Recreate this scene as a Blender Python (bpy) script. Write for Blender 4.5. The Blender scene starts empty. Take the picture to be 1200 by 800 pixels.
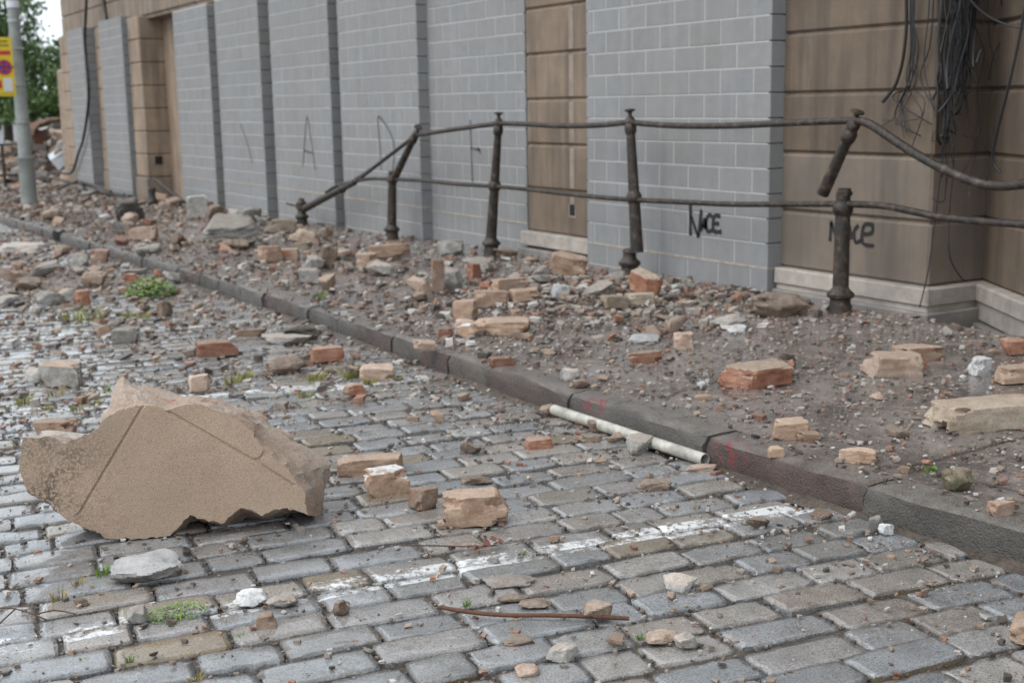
import bpy, bmesh, math, random
import numpy as np
from mathutils import Vector, Matrix, noise, geometry, Euler

R = math.radians
scene = bpy.context.scene
COL = scene.collection

# ------------------------------------------------------------------ camera, sky, sun, exposure
cam_d = bpy.data.cameras.new('camera')
cam = bpy.data.objects.new('camera', cam_d); COL.objects.link(cam)
CAM = Vector((0, 0, 1.75))
CM = Matrix(((0.862558, 0.105875, -0.494756), (-0.505666, 0.147215, -0.850076), (-0.017166, 0.983422, 0.180519)))
cam.matrix_world = Matrix.Translation(CAM) @ CM.to_4x4()
cam_d.sensor_width = 36.0; cam_d.lens = 45.3
cam_d.clip_start = 0.05; cam_d.clip_end = 2000
cam_d.dof.use_dof = True; cam_d.dof.focus_distance = 4.7; cam_d.dof.aperture_fstop = 3.4
scene.camera = cam

world = bpy.data.worlds.new('World'); scene.world = world; world.use_nodes = True
nt = world.node_tree; nt.nodes.clear()
wo = nt.nodes.new('ShaderNodeOutputWorld'); bg = nt.nodes.new('ShaderNodeBackground')
sky = nt.nodes.new('ShaderNodeTexSky'); sky.sky_type = 'NISHITA'; sky.sun_disc = False
sky.sun_elevation = R(52); sky.sun_rotation = R(272); sky.air_density = 1.2; sky.dust_density = 3.0
hs = nt.nodes.new('ShaderNodeHueSaturation'); hs.inputs['Saturation'].default_value = 0.35
# an even layer of cloud over the sky
mixc = nt.nodes.new('ShaderNodeMix'); mixc.data_type = 'RGBA'; mixc.inputs[0].default_value = 0.72
mixc.inputs[7].default_value = (9.1, 9.9, 10.7, 1)
nt.links.new(sky.outputs[0], hs.inputs['Color']); nt.links.new(hs.outputs[0], mixc.inputs[6])
nt.links.new(mixc.outputs[2], bg.inputs[0]); bg.inputs[1].default_value = 0.12
nt.links.new(bg.outputs[0], wo.inputs[0])

sun_d = bpy.data.lights.new('sun', 'SUN'); sun_d.energy = 1.2; sun_d.angle = R(40); sun_d.color = (1, .97, .93)
sun = bpy.data.objects.new('sun', sun_d); COL.objects.link(sun)
_el, _az = R(52), R(272)      # direction towards the sun
sd = Vector((math.sin(_az) * math.cos(_el), math.cos(_az) * math.cos(_el), math.sin(_el)))
sun.rotation_euler = sd.to_track_quat('Z', 'Y').to_euler(); sun.location = (-8, 8, 14)

scene.view_settings.view_transform = 'Standard'; scene.view_settings.look = 'None'
scene.view_settings.gamma = 1.0; scene.view_settings.exposure = 0.45
scene.render.engine = 'CYCLES'
scene.cycles.max_bounces = 6; scene.cycles.diffuse_bounces = 3; scene.cycles.glossy_bounces = 3

# ------------------------------------------------------------------ helpers
def gz(Y):
    """fall of the street away from the camera"""
    Y = min(Y, 46.0)
    return -0.014 * math.log1p(math.exp((Y - 8) / 1.5)) * 1.5

def kerb_x(Y):
    pts = [(-5, 4.2), (2.0, 4.14), (2.6, 4.08), (3.1, 4.0), (3.6, 3.94), (4.2, 3.90), (5, 3.88), (6, 3.86), (7.5, 3.87), (9, 3.89), (12, 3.93), (20, 3.9), (60, 3.9)]
    for (a, x0), (b, x1) in zip(pts, pts[1:]):
        if Y <= b:
            return x0 + (x1 - x0) * (Y - a) / (b - a)
    return 3.9

def project(P):
    v = CM.transposed() @ (Vector(P) - CAM)
    d = -v.z
    if d < .1: return None
    return (600 + 1510 * v.x / d, 400 - 1510 * v.y / d, d)

def in_view(P, m=0):
    q = project(P)
    return q is not None and -m < q[0] < 1200 + m and -m < q[1] < 800 + m

def tag(o, label=None, cat=None, group=None, kind=None):
    if label: o['label'] = label
    if cat: o['category'] = cat
    if group: o['group'] = group
    if kind: o['kind'] = kind
    return o

def empty(name, loc):
    o = bpy.data.objects.new(name, None); COL.objects.link(o); o.location = loc
    o.empty_display_size = .1
    return o

def rootloc(p):
    v = Vector((0, 0, 0))
    while p is not None:
        v += Vector(p.location); p = p.parent
    return v

def link(name, me, parent=None, loc=(0, 0, 0)):
    o = bpy.data.objects.new(name, me); COL.objects.link(o)
    o.location = loc
    if parent is not None: o.parent = parent
    return o

def make(name, verts, faces, mat=None, parent=None, smooth=False, sharp=None, origin=None):
    """verts in world coordinates; kept so whatever the parent"""
    me = bpy.data.meshes.new(name)
    off = Vector(origin) if origin is not None else Vector((0, 0, 0))
    me.from_pydata([tuple(Vector(v) - off) for v in verts], [], faces)
    if mat is not None:
        for m in (mat if isinstance(mat, (list, tuple)) else [mat]): me.materials.append(m)
    if smooth: me.polygons.foreach_set('use_smooth', [True] * len(me.polygons))
    if sharp: me.set_sharp_from_angle(angle=R(sharp))
    me.update()
    return link(name, me, parent, off - rootloc(parent))

def bm_mesh(bm, name):
    me = bpy.data.meshes.new(name); bm.to_mesh(me); bm.free(); return me

def box_mesh(name, sx, sy, sz, bev=0.0, seg=1, mat=None):
    bm = bmesh.new(); bmesh.ops.create_cube(bm, size=1.0)
    bmesh.ops.scale(bm, vec=(sx, sy, sz), verts=bm.verts)
    if bev > 0: bmesh.ops.bevel(bm, geom=bm.edges[:], offset=bev, segments=seg, affect='EDGES', clamp_overlap=True)
    me = bm_mesh(bm, name)
    if mat: me.materials.append(mat)
    return me

def box(name, lo, hi, mat, parent=None, bev=0.0, rz=0.0, seg=1):
    lo, hi = Vector(lo), Vector(hi); s = hi - lo; c = (lo + hi) / 2
    o = link(name, box_mesh(name, abs(s.x), abs(s.y), abs(s.z), bev, seg, mat), parent, c - rootloc(parent))
    o.rotation_euler.z = rz
    return o

def smooth_path(P, n=6):
    P = [Vector(p) for p in P]; out = []
    for i in range(len(P) - 1):
        p0 = P[max(i - 1, 0)]; p1 = P[i]; p2 = P[i + 1]; p3 = P[min(i + 2, len(P) - 1)]
        for k in range(n):
            t = k / n
            out.append(0.5 * ((2 * p1) + (p2 - p0) * t + (2 * p0 - 5 * p1 + 4 * p2 - p3) * t * t + (3 * p1 - p0 - 3 * p2 + p3) * t ** 3))
    out.append(P[-1]); return out

def tube_vf(P, rad, seg=8, cap=True, base=0):
    P = [Vector(p) for p in P]; V = []; Fc = []
    n = len(P); up = Vector((0.13, 0.21, 1)).normalized(); prev = None
    for i, p in enumerate(P):
        t = (P[min(i + 1, n - 1)] - P[max(i - 1, 0)]).normalized()
        a = t.cross(up if prev is None else prev)
        if a.length < 1e-4: a = t.cross(Vector((1, 0, 0)))
        a.normalize(); b = t.cross(a).normalized(); prev = -b if prev is None else prev
        r = rad[i] if isinstance(rad, (list, tuple)) else rad
        for k in range(seg):
            th = 2 * math.pi * k / seg
            V.append(p + a * (r * math.cos(th)) + b * (r * math.sin(th)))
    for i in range(n - 1):
        for k in range(seg):
            k2 = (k + 1) % seg
            Fc.append((base + i * seg + k, base + i * seg + k2, base + (i + 1) * seg + k2, base + (i + 1) * seg + k))
    if cap:
        Fc.append(tuple(base + k for k in range(seg))[::-1]); Fc.append(tuple(base + (n - 1) * seg + k for k in range(seg)))
    return V, Fc

def tube(name, P, rad, mat, parent=None, seg=8, cap=True, origin=None):
    V, Fc = tube_vf(P, rad, seg, cap)
    return make(name, V, Fc, mat, parent, smooth=True, sharp=50, origin=origin if origin is not None else V[0])

def lathe(name, A, B, prof, mat, parent=None, seg=14):
    """profile [(t along A->B in metres, radius)]"""
    A = Vector(A); B = Vector(B); d = (B - A).normalized()
    return tube(name, [A + d * t for t, r in prof], [r for t, r in prof], mat, parent, seg, origin=A)

# ------------------------------------------------------------------ materials
class NT:
    def __init__(s, name, spec=0.5):
        s.m = bpy.data.materials.new(name); s.m.use_nodes = True
        s.t = s.m.node_tree; s.t.nodes.clear()
        s.o = s.t.nodes.new('ShaderNodeOutputMaterial'); s.b = s.t.nodes.new('ShaderNodeBsdfPrincipled')
        s.t.links.new(s.b.outputs[0], s.o.inputs[0]); s.b.inputs['Specular IOR Level'].default_value = spec
    def n(s, typ, **kw):
        x = s.t.nodes.new('ShaderNode' + typ)
        for k, v in kw.items(): setattr(x, k, v)
        return x
    def l(s, a, b): s.t.links.new(a, b)
    def val(s, sock, v):
        if hasattr(v, 'default_value') or hasattr(v, 'is_output'): s.l(v, sock)
        else: sock.default_value = v
    def math(s, op, a, b=0.0, c=None, clamp=False):
        x = s.n('Math', operation=op, use_clamp=clamp); s.val(x.inputs[0], a); s.val(x.inputs[1], b)
        if c is not None: s.val(x.inputs[2], c)
        return x.outputs[0]
    def vmath(s, op, a, b=(0, 0, 0)):
        x = s.n('VectorMath', operation=op); s.val(x.inputs[0], a); s.val(x.inputs[1], b)
        return x.outputs['Value'] if op in ('DOT_PRODUCT', 'LENGTH', 'DISTANCE') else x.outputs[0]
    def coord(s, world=False, rnd=True):
        if world: return s.n('NewGeometry').outputs['Position']
        c = s.n('TexCoord').outputs['Object']
        if not rnd: return c
        r = s.n('ObjectInfo').outputs['Random']
        cx = s.n('CombineXYZ'); s.l(s.math('MULTIPLY', r, 91.0), cx.inputs[0]); s.l(s.math('MULTIPLY', r, 37.0), cx.inputs[1]); s.l(r, cx.inputs[2])
        return s.vmath('ADD', c, cx.outputs[0])
    def noise(s, co, scale, detail=4.0, rough=.6, out='Fac', dist=0.0):
        x = s.n('TexNoise'); s.l(co, x.inputs['Vector']); x.inputs['Scale'].default_value = scale
        x.inputs['Detail'].default_value = detail; x.inputs['Roughness'].default_value = rough; x.inputs['Distortion'].default_value = dist
        return x.outputs[out]
    def voro(s, co, scale, feature='F1', out='Distance'):
        x = s.n('TexVoronoi', feature=feature); s.l(co, x.inputs['Vector']); x.inputs['Scale'].default_value = scale
        return x.outputs[out]
    def ramp(s, f, stops, interp='LINEAR'):
        x = s.n('ValToRGB'); x.color_ramp.interpolation = interp; e = x.color_ramp.elements
        while len(e) < len(stops): e.new(.5)
        for k, (p, c) in zip(e, stops):
            k.position = p; k.color = (c, c, c, 1) if isinstance(c, (int, float)) else (*c, 1)
        s.val(x.inputs[0], f); return x.outputs[0]
    def mix(s, f, a, b, mode='MIX'):
        x = s.n('Mix', data_type='RGBA', blend_type=mode); s.val(x.inputs[0], f)
        for k, v in ((6, a), (7, b)):
            if isinstance(v, tuple): x.inputs[k].default_value = (*v, 1) if len(v) == 3 else v
            else: s.l(v, x.inputs[k])
        return x.outputs[2]
    def bump(s, h, strength=.4, dist=.01, normal=None):
        x = s.n('Bump'); x.inputs['Strength'].default_value = strength; x.inputs['Distance'].default_value = dist
        s.l(h, x.inputs['Height'])
        if normal is not None: s.l(normal, x.inputs['Normal'])
        return x.outputs[0]
    def done(s, col, rough=.8, normal=None, metal=0.0):
        s.val(s.b.inputs['Base Color'], (*col, 1) if isinstance(col, tuple) and len(col) == 3 else col)
        s.val(s.b.inputs['Roughness'], rough); s.val(s.b.inputs['Metallic'], metal)
        if normal is not None: s.l(normal, s.b.inputs['Normal'])
        return s.m

def m_rubble(name, ca, cb, cc, scale=14.0, bump=.6, rough=(.5, .9), speck=None, dust=.7):
    k = NT(name); co = k.coord()
    n1 = k.noise(co, scale, 6, .65); n2 = k.noise(co, scale * 6, 4, .7); n3 = k.noise(co, scale * .35, 3, .6)
    c = k.ramp(k.math('ADD', k.math('MULTIPLY', n1, .65), k.math('MULTIPLY', n3, .35)), [(.36, ca), (.5, cb), (.64, cc)])
    c = k.mix(.55, c, k.ramp(n2, [(.3, .35), (.5, .8), (.7, 1.0)]), 'MULTIPLY')
    if speck:
        v = k.math('LESS_THAN', k.voro(co, 60), .16); c = k.mix(v, c, speck)
    nz = k.n('SeparateXYZ'); k.l(k.n('NewGeometry').outputs['Normal'], nz.inputs[0])
    du = k.math('MULTIPLY', k.ramp(nz.outputs[2], [(.45, 0), (.85, 1)]), k.ramp(k.noise(co, scale * 1.7, 5, .7), [(.38, .1), (.6, dust)]))
    c = k.mix(du, c, k.ramp(n2, [(.35, (.28, .212, .162)), (.65, (.44, .355, .29))]))
    r = k.n('ObjectInfo').outputs['Random']
    hsv = k.n('HueSaturation'); k.l(k.math('MULTIPLY_ADD', r, .6, .66), hsv.inputs['Value']); k.l(c, hsv.inputs['Color'])
    h = k.math('ADD', n1, k.math('MULTIPLY', n2, .5))
    return k.done(hsv.outputs[0], k.ramp(n3, [(.35, rough[0]), (.65, rough[1])]), k.bump(h, bump, .012))

M = {}
M['tan'] = m_rubble('tan_brick', (.27, .165, .105), (.41, .275, .19), (.50, .37, .28))
M['red'] = m_rubble('red_brick', (.21, .08, .046), (.31, .14, .085), (.38, .24, .165))
M['mix'] = m_rubble('mottled_brick', (.31, .12, .065), (.31, .215, .155), (.42, .335, .27), scale=9)
M['mort'] = m_rubble('brown_mortar', (.12, .08, .056), (.245, .175, .128), (.36, .28, .22))
M['conc'] = m_rubble('grey_concrete', (.17, .16, .145), (.31, .295, .27), (.45, .43, .40))
M['white'] = m_rubble('white_plaster', (.36, .355, .35), (.56, .56, .555), (.72, .72, .72), bump=.4, dust=.15)
M['pink'] = m_rubble('buff_stone', (.33, .22, .16), (.47, .34, .26), (.56, .44, .36))
M['yel'] = m_rubble('yellow_brick', (.29, .22, .16), (.40, .32, .24), (.50, .43, .345))
M['plas'] = m_rubble('tan_render', (.22, .16, .115), (.32, .24, .175), (.42, .33, .26), scale=20)
M['dark'] = m_rubble('dark_render', (.018, .015, .013), (.05, .042, .035), (.15, .125, .10), scale=8, dust=.2)  # near-black mottled tone for the darkest lumps
M['moss'] = m_rubble('mossy_mortar', (.05, .055, .025), (.14, .115, .075), (.24, .19, .14))
M['slab'] = m_rubble('grey_render', (.22, .20, .18), (.34, .32, .29), (.43, .41, .38), scale=6)

def m_plain(name, col, rough=.6, var=.25, scale=20, bump=.15, metal=0.0):
    k = NT(name); co = k.coord(); n1 = k.noise(co, scale, 5, .65)
    c = k.mix(var, col, k.ramp(n1, [(.3, .15), (.7, 1.0)]), 'MULTIPLY')
    return k.done(c, rough, k.bump(n1, bump, .004), metal)

def m_block():
    k = NT('concrete_block'); co = k.coord(); w = k.coord(True)
    r = k.n('ObjectInfo').outputs['Random']
    n1 = k.noise(co, 9, 5, .6); n2 = k.noise(co, 120, 3, .7); n3 = k.noise(w, .8, 4, .6)
    c = k.ramp(r, [(0, (.24, .241, .242)), (.35, (.27, .275, .281)), (.7, (.252, .257, .264)), (1, (.285, .286, .287))])
    c = k.mix(.35, c, k.ramp(n1, [(.3, .55), (.7, 1.0)]), 'MULTIPLY')
    c = k.mix(.3, c, k.ramp(n2, [(.3, .4), (.7, 1.0)]), 'MULTIPLY')
    # thin run-off streaks, long in Z
    sc = k.vmath('MULTIPLY', w, (1, 3.2, .16)); n4 = k.noise(sc, 2.0, 4, .6)
    c = k.mix(k.ramp(n4, [(.5, 0), (.72, .22)]), c, (.42, .42, .415))
    c = k.mix(k.ramp(k.noise(w, 2.1, 5, .65), [(.4, .0), (.65, .5)]), c, (.235, .237, .24))
    c = k.mix(k.ramp(n3, [(.42, 0), (.66, .5)]), c, (.22, .215, .20))
    return k.done(c, .88, k.bump(k.math('ADD', n2, n1), .25, .006))

def m_stone(name='sandstone_render', grey=0.0, dark=1.0):
    k = NT(name); w = k.coord(True); n1 = k.noise(w, 1.4, 6, .65); n2 = k.noise(w, 90, 3, .7)
    st = k.noise(k.vmath('MULTIPLY', w, (2, 2.4, .22)), 2.2, 5, .6)
    c = k.ramp(n1, [(.32, (.20, .155, .115)), (.5, (.265, .205, .152)), (.68, (.315, .25, .19))])
    c = k.mix(k.ramp(st, [(.44, 0), (.66, .8)]), c, (.125, .10, .082))
    c = k.mix(k.ramp(k.noise(w, 3.3, 6, .7), [(.5, 0), (.68, .55)]), c, (.19, .165, .14))
    c = k.mix(.45, c, k.ramp(n2, [(.3, .45), (.65, 1.0)]), 'MULTIPLY')
    if grey: c = k.mix(grey, c, (.205, .20, .19))
    if dark != 1: c = k.mix(1.0, c, (dark, dark * .96, dark * .92), 'MULTIPLY')
    hi = k.noise(w, 5, 5, .7); c = k.mix(k.ramp(hi, [(.66, 0), (.76, .5)]), c, (.34, .28, .24))
    return k.done(c, .85, k.bump(k.math('ADD', n2, k.math('MULTIPLY', n1, .4)), .3, .008))

def m_sett():
    k = NT('granite_sett'); w = k.coord(True)
    r = k.math('FRACT', k.math('ADD', k.n('ObjectInfo').outputs['Random'], k.n('NewGeometry').outputs['Random Per Island']))
    c = k.ramp(r, [(0, (.21, .217, .222)), (.15, (.29, .298, .307)), (.3, (.285, .25, .22)), (.45, (.245, .253, .262)), (.58, (.335, .325, .312)), (.68, (.30, .265, .23)), (.78, (.27, .28, .29)), (.88, (.22, .225, .225)), (.965, (.24, .18, .11)), (1, (.32, .315, .31))])
    n1 = k.noise(w, 7, 5, .65); n2 = k.noise(w, 160, 2, .7); n3 = k.noise(w, 1.1, 4, .6); n5 = k.noise(w, 34, 5, .7)
    c = k.mix(.6, c, k.ramp(n1, [(.3, .45), (.7, 1.1)]), 'MULTIPLY')
    c = k.mix(.75, c, k.ramp(n2, [(.36, .3), (.5, .95), (.64, 1.25)]), 'MULTIPLY')
    # dirt washed over the stones
    c = k.mix(k.ramp(k.math('ADD', k.math('MULTIPLY', n3, .5), k.math('MULTIPLY', n5, .5)), [(.52, 0), (.62, .65)]), c, (.125, .10, .08))
    # worn painted bay lines
    mask = None
    for A, B, hw in (((.3, 4.42), (3.86, 4.04), .075), ((.6, 8.2), (3.7, 7.46), .085), ((.6, 11.16), (3.75, 10.5), .085)):
        A = Vector(A); B = Vector(B); t = (B - A); L = t.length; t.normalize(); nn = Vector((-t.y, t.x))
        rel = k.vmath('SUBTRACT', w, (A.x, A.y, 0))
        u = k.vmath('DOT_PRODUCT', rel, (t.x, t.y, 0)); v = k.math('ABSOLUTE', k.vmath('DOT_PRODUCT', rel, (nn.x, nn.y, 0)))
        q = k.math('MULTIPLY', k.math('LESS_THAN', v, hw), k.math('MULTIPLY', k.math('GREATER_THAN', u, 0), k.math('LESS_THAN', u, L)))
        mask = q if mask is None else k.math('MAXIMUM', mask, q)
    sxw = k.n('SeparateXYZ'); k.l(w, sxw.inputs[0])
    keep = k.ramp(k.math('MULTIPLY', sxw.outputs[0], .25), [(.3, -.02), (.5, .072)])   # less traffic wear towards the kerb
    wear = k.ramp(k.math('ADD', keep, k.math('ADD', k.math('MULTIPLY', k.noise(w, 2.6, 3, .6), .5), k.math('MULTIPLY', k.noise(w, 30, 5, .75), .5))), [(.52, 0), (.58, .95)])
    c = k.mix(k.math('MULTIPLY', mask, wear), c, (.66, .67, .67))
    wet = k.noise(w, 2.3, 5, .65)
    rough = k.ramp(k.math('ADD', k.math('MULTIPLY', wet, .6), k.math('MULTIPLY', n5, .4)), [(.38, .12), (.5, .26), (.66, .5)])
    k.l(k.ramp(k.math('ADD', k.math('MULTIPLY', wet, .7), k.math('MULTIPLY', n5, .3)), [(.46, 1.0), (.66, .3)]), k.b.inputs['Coat Weight'])
    k.b.inputs['Coat Roughness'].default_value = .07; k.b.inputs['Coat IOR'].default_value = 1.33
    nb = k.bump(k.math('ADD', n5, k.math('MULTIPLY', n2, .35)), .3, .006)
    nc = k.bump(n5, .07, .006); k.l(nc, k.b.inputs['Coat Normal'])
    return k.done(c, rough, nb)

def m_dirt(name, ca, cb, rough=(.25, .8), scale=6):
    k = NT(name); w = k.coord(True); n1 = k.noise(w, scale, 7, .7); n2 = k.noise(w, 60, 4, .7)
    c = k.ramp(k.math('ADD', k.math('MULTIPLY', n1, .6), k.math('MULTIPLY', n2, .4)), [(.35, ca), (.65, cb)])
    return k.done(c, k.ramp(n1, [(.4, rough[0]), (.62, rough[1])]), k.bump(k.math('ADD', n1, n2), .6, .02))

def m_pave():
    k = NT('wet_concrete_paving'); w = k.coord(True)
    n1 = k.noise(w, 1.5, 6, .65); n2 = k.noise(w, 22, 6, .75); n3 = k.noise(w, 130, 3, .7); n4 = k.noise(w, 4.5, 6, .7)
    c = k.ramp(n1, [(.35, (.10, .088, .082)), (.5, (.165, .146, .136)), (.65, (.23, .206, .193))])
    dust = k.ramp(k.math('ADD', k.math('MULTIPLY', n4, .55), k.math('MULTIPLY', n2, .45)), [(.48, 0), (.62, .75)])
    c = k.mix(dust, c, k.ramp(n3, [(.35, (.235, .175, .145)), (.65, (.43, .355, .315))]))
    c = k.mix(.4, c, k.ramp(n3, [(.3, .4), (.65, 1.0)]), 'MULTIPLY')
    # ribbed tiles: small cast squares pressed in the surface
    sx = k.n('SeparateXYZ'); k.l(w, sx.inputs[0])
    fx = k.math('ABSOLUTE', k.math('SUBTRACT', k.math('FRACT', k.math('MULTIPLY', sx.outputs[0], 22)), .5))
    fy = k.math('ABSOLUTE', k.math('SUBTRACT', k.math('FRACT', k.math('MULTIPLY', sx.outputs[1], 22)), .5))
    rib = k.math('GREATER_THAN', k.math('MAXIMUM', fx, fy), .40)
    rib = k.math('MULTIPLY', rib, k.math('SUBTRACT', 1.0, dust))
    rough = k.math('ADD', k.ramp(n1, [(.38, .12), (.62, .34)]), k.math('MULTIPLY', dust, .3))
    h = k.math('SUBTRACT', k.math('ADD', k.math('MULTIPLY', n2, .8), k.math('MULTIPLY', dust, .5)), k.math('MULTIPLY', rib, .35))
    k.l(k.math('MULTIPLY', k.ramp(n1, [(.42, 1.0), (.62, .35)]), k.math('SUBTRACT', 1.0, dust)), k.b.inputs['Coat Weight'])
    k.b.inputs['Coat Roughness'].default_value = .1; k.b.inputs['Coat IOR'].default_value = 1.33
    k.l(k.bump(n2, .1, .006), k.b.inputs['Coat Normal'])
    return k.done(c, rough, k.bump(h, .55, .01))

def m_kerb():
    k = NT('kerb_granite'); w = k.coord(True); r = k.n('ObjectInfo').outputs['Random']
    c = k.ramp(r, [(0, (.085, .077, .07)), (.3, (.14, .127, .11)), (.5, (.115, .07, .058)), (.62, (.155, .138, .118)), (.85, (.095, .09, .083)), (1, (.12, .078, .062))])
    n1 = k.noise(w, 8, 6, .7); n2 = k.noise(w, 100, 3, .7)
    c = k.mix(.6, c, k.ramp(n1, [(.3, .3), (.7, 1.1)]), 'MULTIPLY'); c = k.mix(k.ramp(k.noise(w, 3, 6, .75), [(.47, 0), (.64, .6)]), c, (.055, .047, .042)); c = k.mix(.4, c, k.ramp(n2, [(.3, .4), (.65, 1.0)]), 'MULTIPLY')
    # dust lying on the upper face
    nz = k.n('SeparateXYZ'); k.l(k.n('NewGeometry').outputs['Normal'], nz.inputs[0])
    up = k.math('MULTIPLY', k.ramp(nz.outputs[2], [(.5, 0), (.9, 1)]), k.ramp(n1, [(.35, .3), (.6, .9)]))
    c = k.mix(up, c, k.ramp(n2, [(.35, (.13, .115, .10)), (.65, (.235, .21, .19))]))
    # smears of red paint
    m = None
    for p, rad in (((3.86, 4.62, .13), .13), ((3.84, 5.75, .12), .10), ((3.92, 3.0, .12), .09)):
        q = k.math('LESS_THAN', k.vmath('DISTANCE', w, p), rad); m = q if m is None else k.math('MAXIMUM', m, q)
    m = k.math('MULTIPLY', m, k.ramp(k.noise(w, 22, 5, .7), [(.5, 0), (.58, .8)]))
    c = k.mix(m, c, (.22, .03, .04))
    return k.done(c, k.ramp(n1, [(.35, .18), (.6, .5)]), k.bump(k.math('ADD', n1, n2), .8, .018))

def m_iron():
    k = NT('weathered_iron'); co = k.coord(); n1 = k.noise(co, 16, 6, .7); n2 = k.noise(co, 70, 3, .7)
    c = k.ramp(n1, [(.35, (.008, .007, .006)), (.5, (.026, .02, .015)), (.58, (.06, .036, .022)), (.68, (.10, .09, .078))])
    return k.done(c, k.ramp(n2, [(.35, .35), (.65, .65)]), k.bump(k.math('ADD', n1, n2), .7, .008), .0)

def m_slabface():
    k = NT('pebbledash_render'); co = k.coord(); n1 = k.noise(co, 3.2, 6, .65); n2 = k.noise(co, 210, 3, .75); v = k.voro(co, 210)
    c = k.ramp(n1, [(.3, (.345, .25, .178)), (.5, (.405, .298, .216)), (.7, (.455, .345, .255))])
    c = k.mix(.75, c, k.ramp(n2, [(.34, .45), (.5, .95), (.66, 1.25)]), 'MULTIPLY')
    c = k.mix(k.ramp(k.noise(co, 1.6, 5, .7), [(.48, 0), (.66, .5)]), c, (.23, .18, .14))
    # soot at one end
    sx = k.n('SeparateXYZ'); k.l(k.n('TexCoord').outputs['Object'], sx.inputs[0])
    soot = k.math('MULTIPLY', k.ramp(k.math('MULTIPLY_ADD', sx.outputs[0], 1.0, .5), [(.08, 1), (.42, 0)]), k.ramp(k.noise(co, 8, 5, .7), [(.4, .1), (.62, .85)]))
    spk = k.math('MULTIPLY', soot, k.ramp(k.noise(co, 80, 3, .7), [(.45, 0), (.52, 1)]))
    c = k.mix(spk, c, (.045, .04, .035))
    c = k.mix(k.ramp(k.noise(co, 9, 6, .75), [(.68, 0), (.72, .6)]), c, (.38, .34, .30))
    return k.done(c, .9, k.bump(k.math('ADD', n2, k.math('MULTIPLY', v, .6)), .55, .005))

def m_slabside():
    k = NT('broken_masonry'); co = k.coord(); n1 = k.noise(co, 5, 6, .7); n2 = k.noise(co, 26, 6, .75); n3 = k.noise(co, 90, 3, .7)
    c = k.ramp(n1, [(.3, (.30, .215, .16)), (.45, (.40, .30, .23)), (.6, (.42, .35, .295)), (.75, (.52, .47, .43))])
    c = k.mix(k.ramp(k.noise(co, 7, 4, .6, dist=.6), [(.63, 0), (.66, .8)]), c, (.36, .16, .095))
    c = k.mix(.6, c, k.ramp(n3, [(.3, .35), (.65, 1.0)]), 'MULTIPLY')
    return k.done(c, .92, k.bump(k.math('ADD', n2, n3), .45, .012))

def m_leaf(name, ca, cb):
    k = NT(name); r = k.n('NewGeometry').outputs['Random Per Island']
    c = k.ramp(r, [(0, ca), (1, cb)]); m = k.done(c, .55)
    k.b.inputs['Subsurface Weight'].default_value = 0.0
    return m

def m_vcol(name, rough=.8):
    k = NT(name); a = k.n('VertexColor', layer_name='Col'); n = k.noise(k.coord(True), 90, 3, .7)
    c = k.mix(.5, a.outputs[0], k.ramp(n, [(.3, .45), (.65, 1.0)]), 'MULTIPLY')
    return k.done(c, rough, k.bump(n, .4, .006))

M['block'] = m_block(); M['stone'] = m_stone(); M['stonegrey'] = m_stone('greyed_render', .35, .85); M['stonedark'] = m_stone('sooty_sandstone_render', 0.0, .64); M['stonelit'] = m_stone('brightened_sandstone_render', 0.0, 1.3); M['stonemid'] = m_stone('weathered_sandstone_render', 0.0, .85); M['sett'] = m_sett(); M['pave'] = m_pave(); M['kerb'] = m_kerb()  # the lit stone copy is brightened to offset shade on the far pier
M['iron'] = m_iron(); M['slabface'] = m_slabface(); M['slabside'] = m_slabside()
M['joint'] = m_dirt('joint_dirt', (.03, .024, .019), (.13, .10, .078))
M['ground'] = m_dirt('bare_ground', (.08, .07, .06), (.16, .13, .10), (.6, .9), 1.5)
M['mortar'] = m_plain('mortar', (.43, .427, .415), .9, .25, 30)
M['cream'] = m_plain('cream_mortar', (.44, .39, .335), .9, .5, 12)
M['plinth'] = m_plain('pale_plinth', (.47, .42, .37), .75, .55, 5)
M['plinthlow'] = m_plain('grey_plinth', (.26, .24, .22), .7, .5, 5)
M['seam'] = m_plain('pale_seam', (.32, .26, .21), .9, .5, 6)
M['paint'] = m_plain('black_spray_paint', (.018, .018, .02), .6, .3, 12)
M['paintfaint'] = m_plain('faded_spray_paint', (.12, .123, .13), .8, .5, 12)
M['cable'] = m_plain('black_cable', (.012, .012, .014), .45, .2, 30)
M['hole_shade'] = m_plain('painted_hole_shade', (.012, .011, .01), .9, .2)  # near-black colour painted for the shade inside a hole
M['pvc'] = m_plain('white_pvc', (.52, .50, .44), .42, .7, 14)
M['rust'] = m_plain('rusty_steel', (.13, .052, .026), .75, .6, 25, .5)
M['post'] = m_plain('lamp_post_paint', (.30, .325, .305), .55, .5, 3)
M['band'] = m_plain('steel_band', (.40, .41, .40), .4, .3, 20, .1, .4)
M['yellow'] = m_plain('yellow_sign', (.68, .50, .03), .45, .1)
M['signred'] = m_plain('sign_red', (.48, .03, .03), .45, .1)
M['signblue'] = m_plain('sign_blue', (.03, .05, .25), .45, .1)
M['signblack'] = m_plain('sign_black', (.02, .02, .02), .45, .1)
M['signwhite'] = m_plain('sign_white', (.62, .62, .66), .45, .1)
M['bark'] = m_plain('bark', (.07, .05, .035), .9, .5, 8, .6)
M['crown'] = m_leaf('tree_leaves', (.022, .055, .012), (.085, .15, .03))
M['crown2'] = m_leaf('bright_leaves', (.05, .11, .018), (.13, .21, .045))
M['grass'] = m_leaf('green_blades', (.09, .18, .03), (.2, .3, .06))
M['dry'] = m_leaf('dry_blades', (.22, .18, .06), (.36, .29, .11))
M['yelgrass'] = m_leaf('yellow_green_blades', (.18, .20, .04), (.33, .30, .08))
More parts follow.
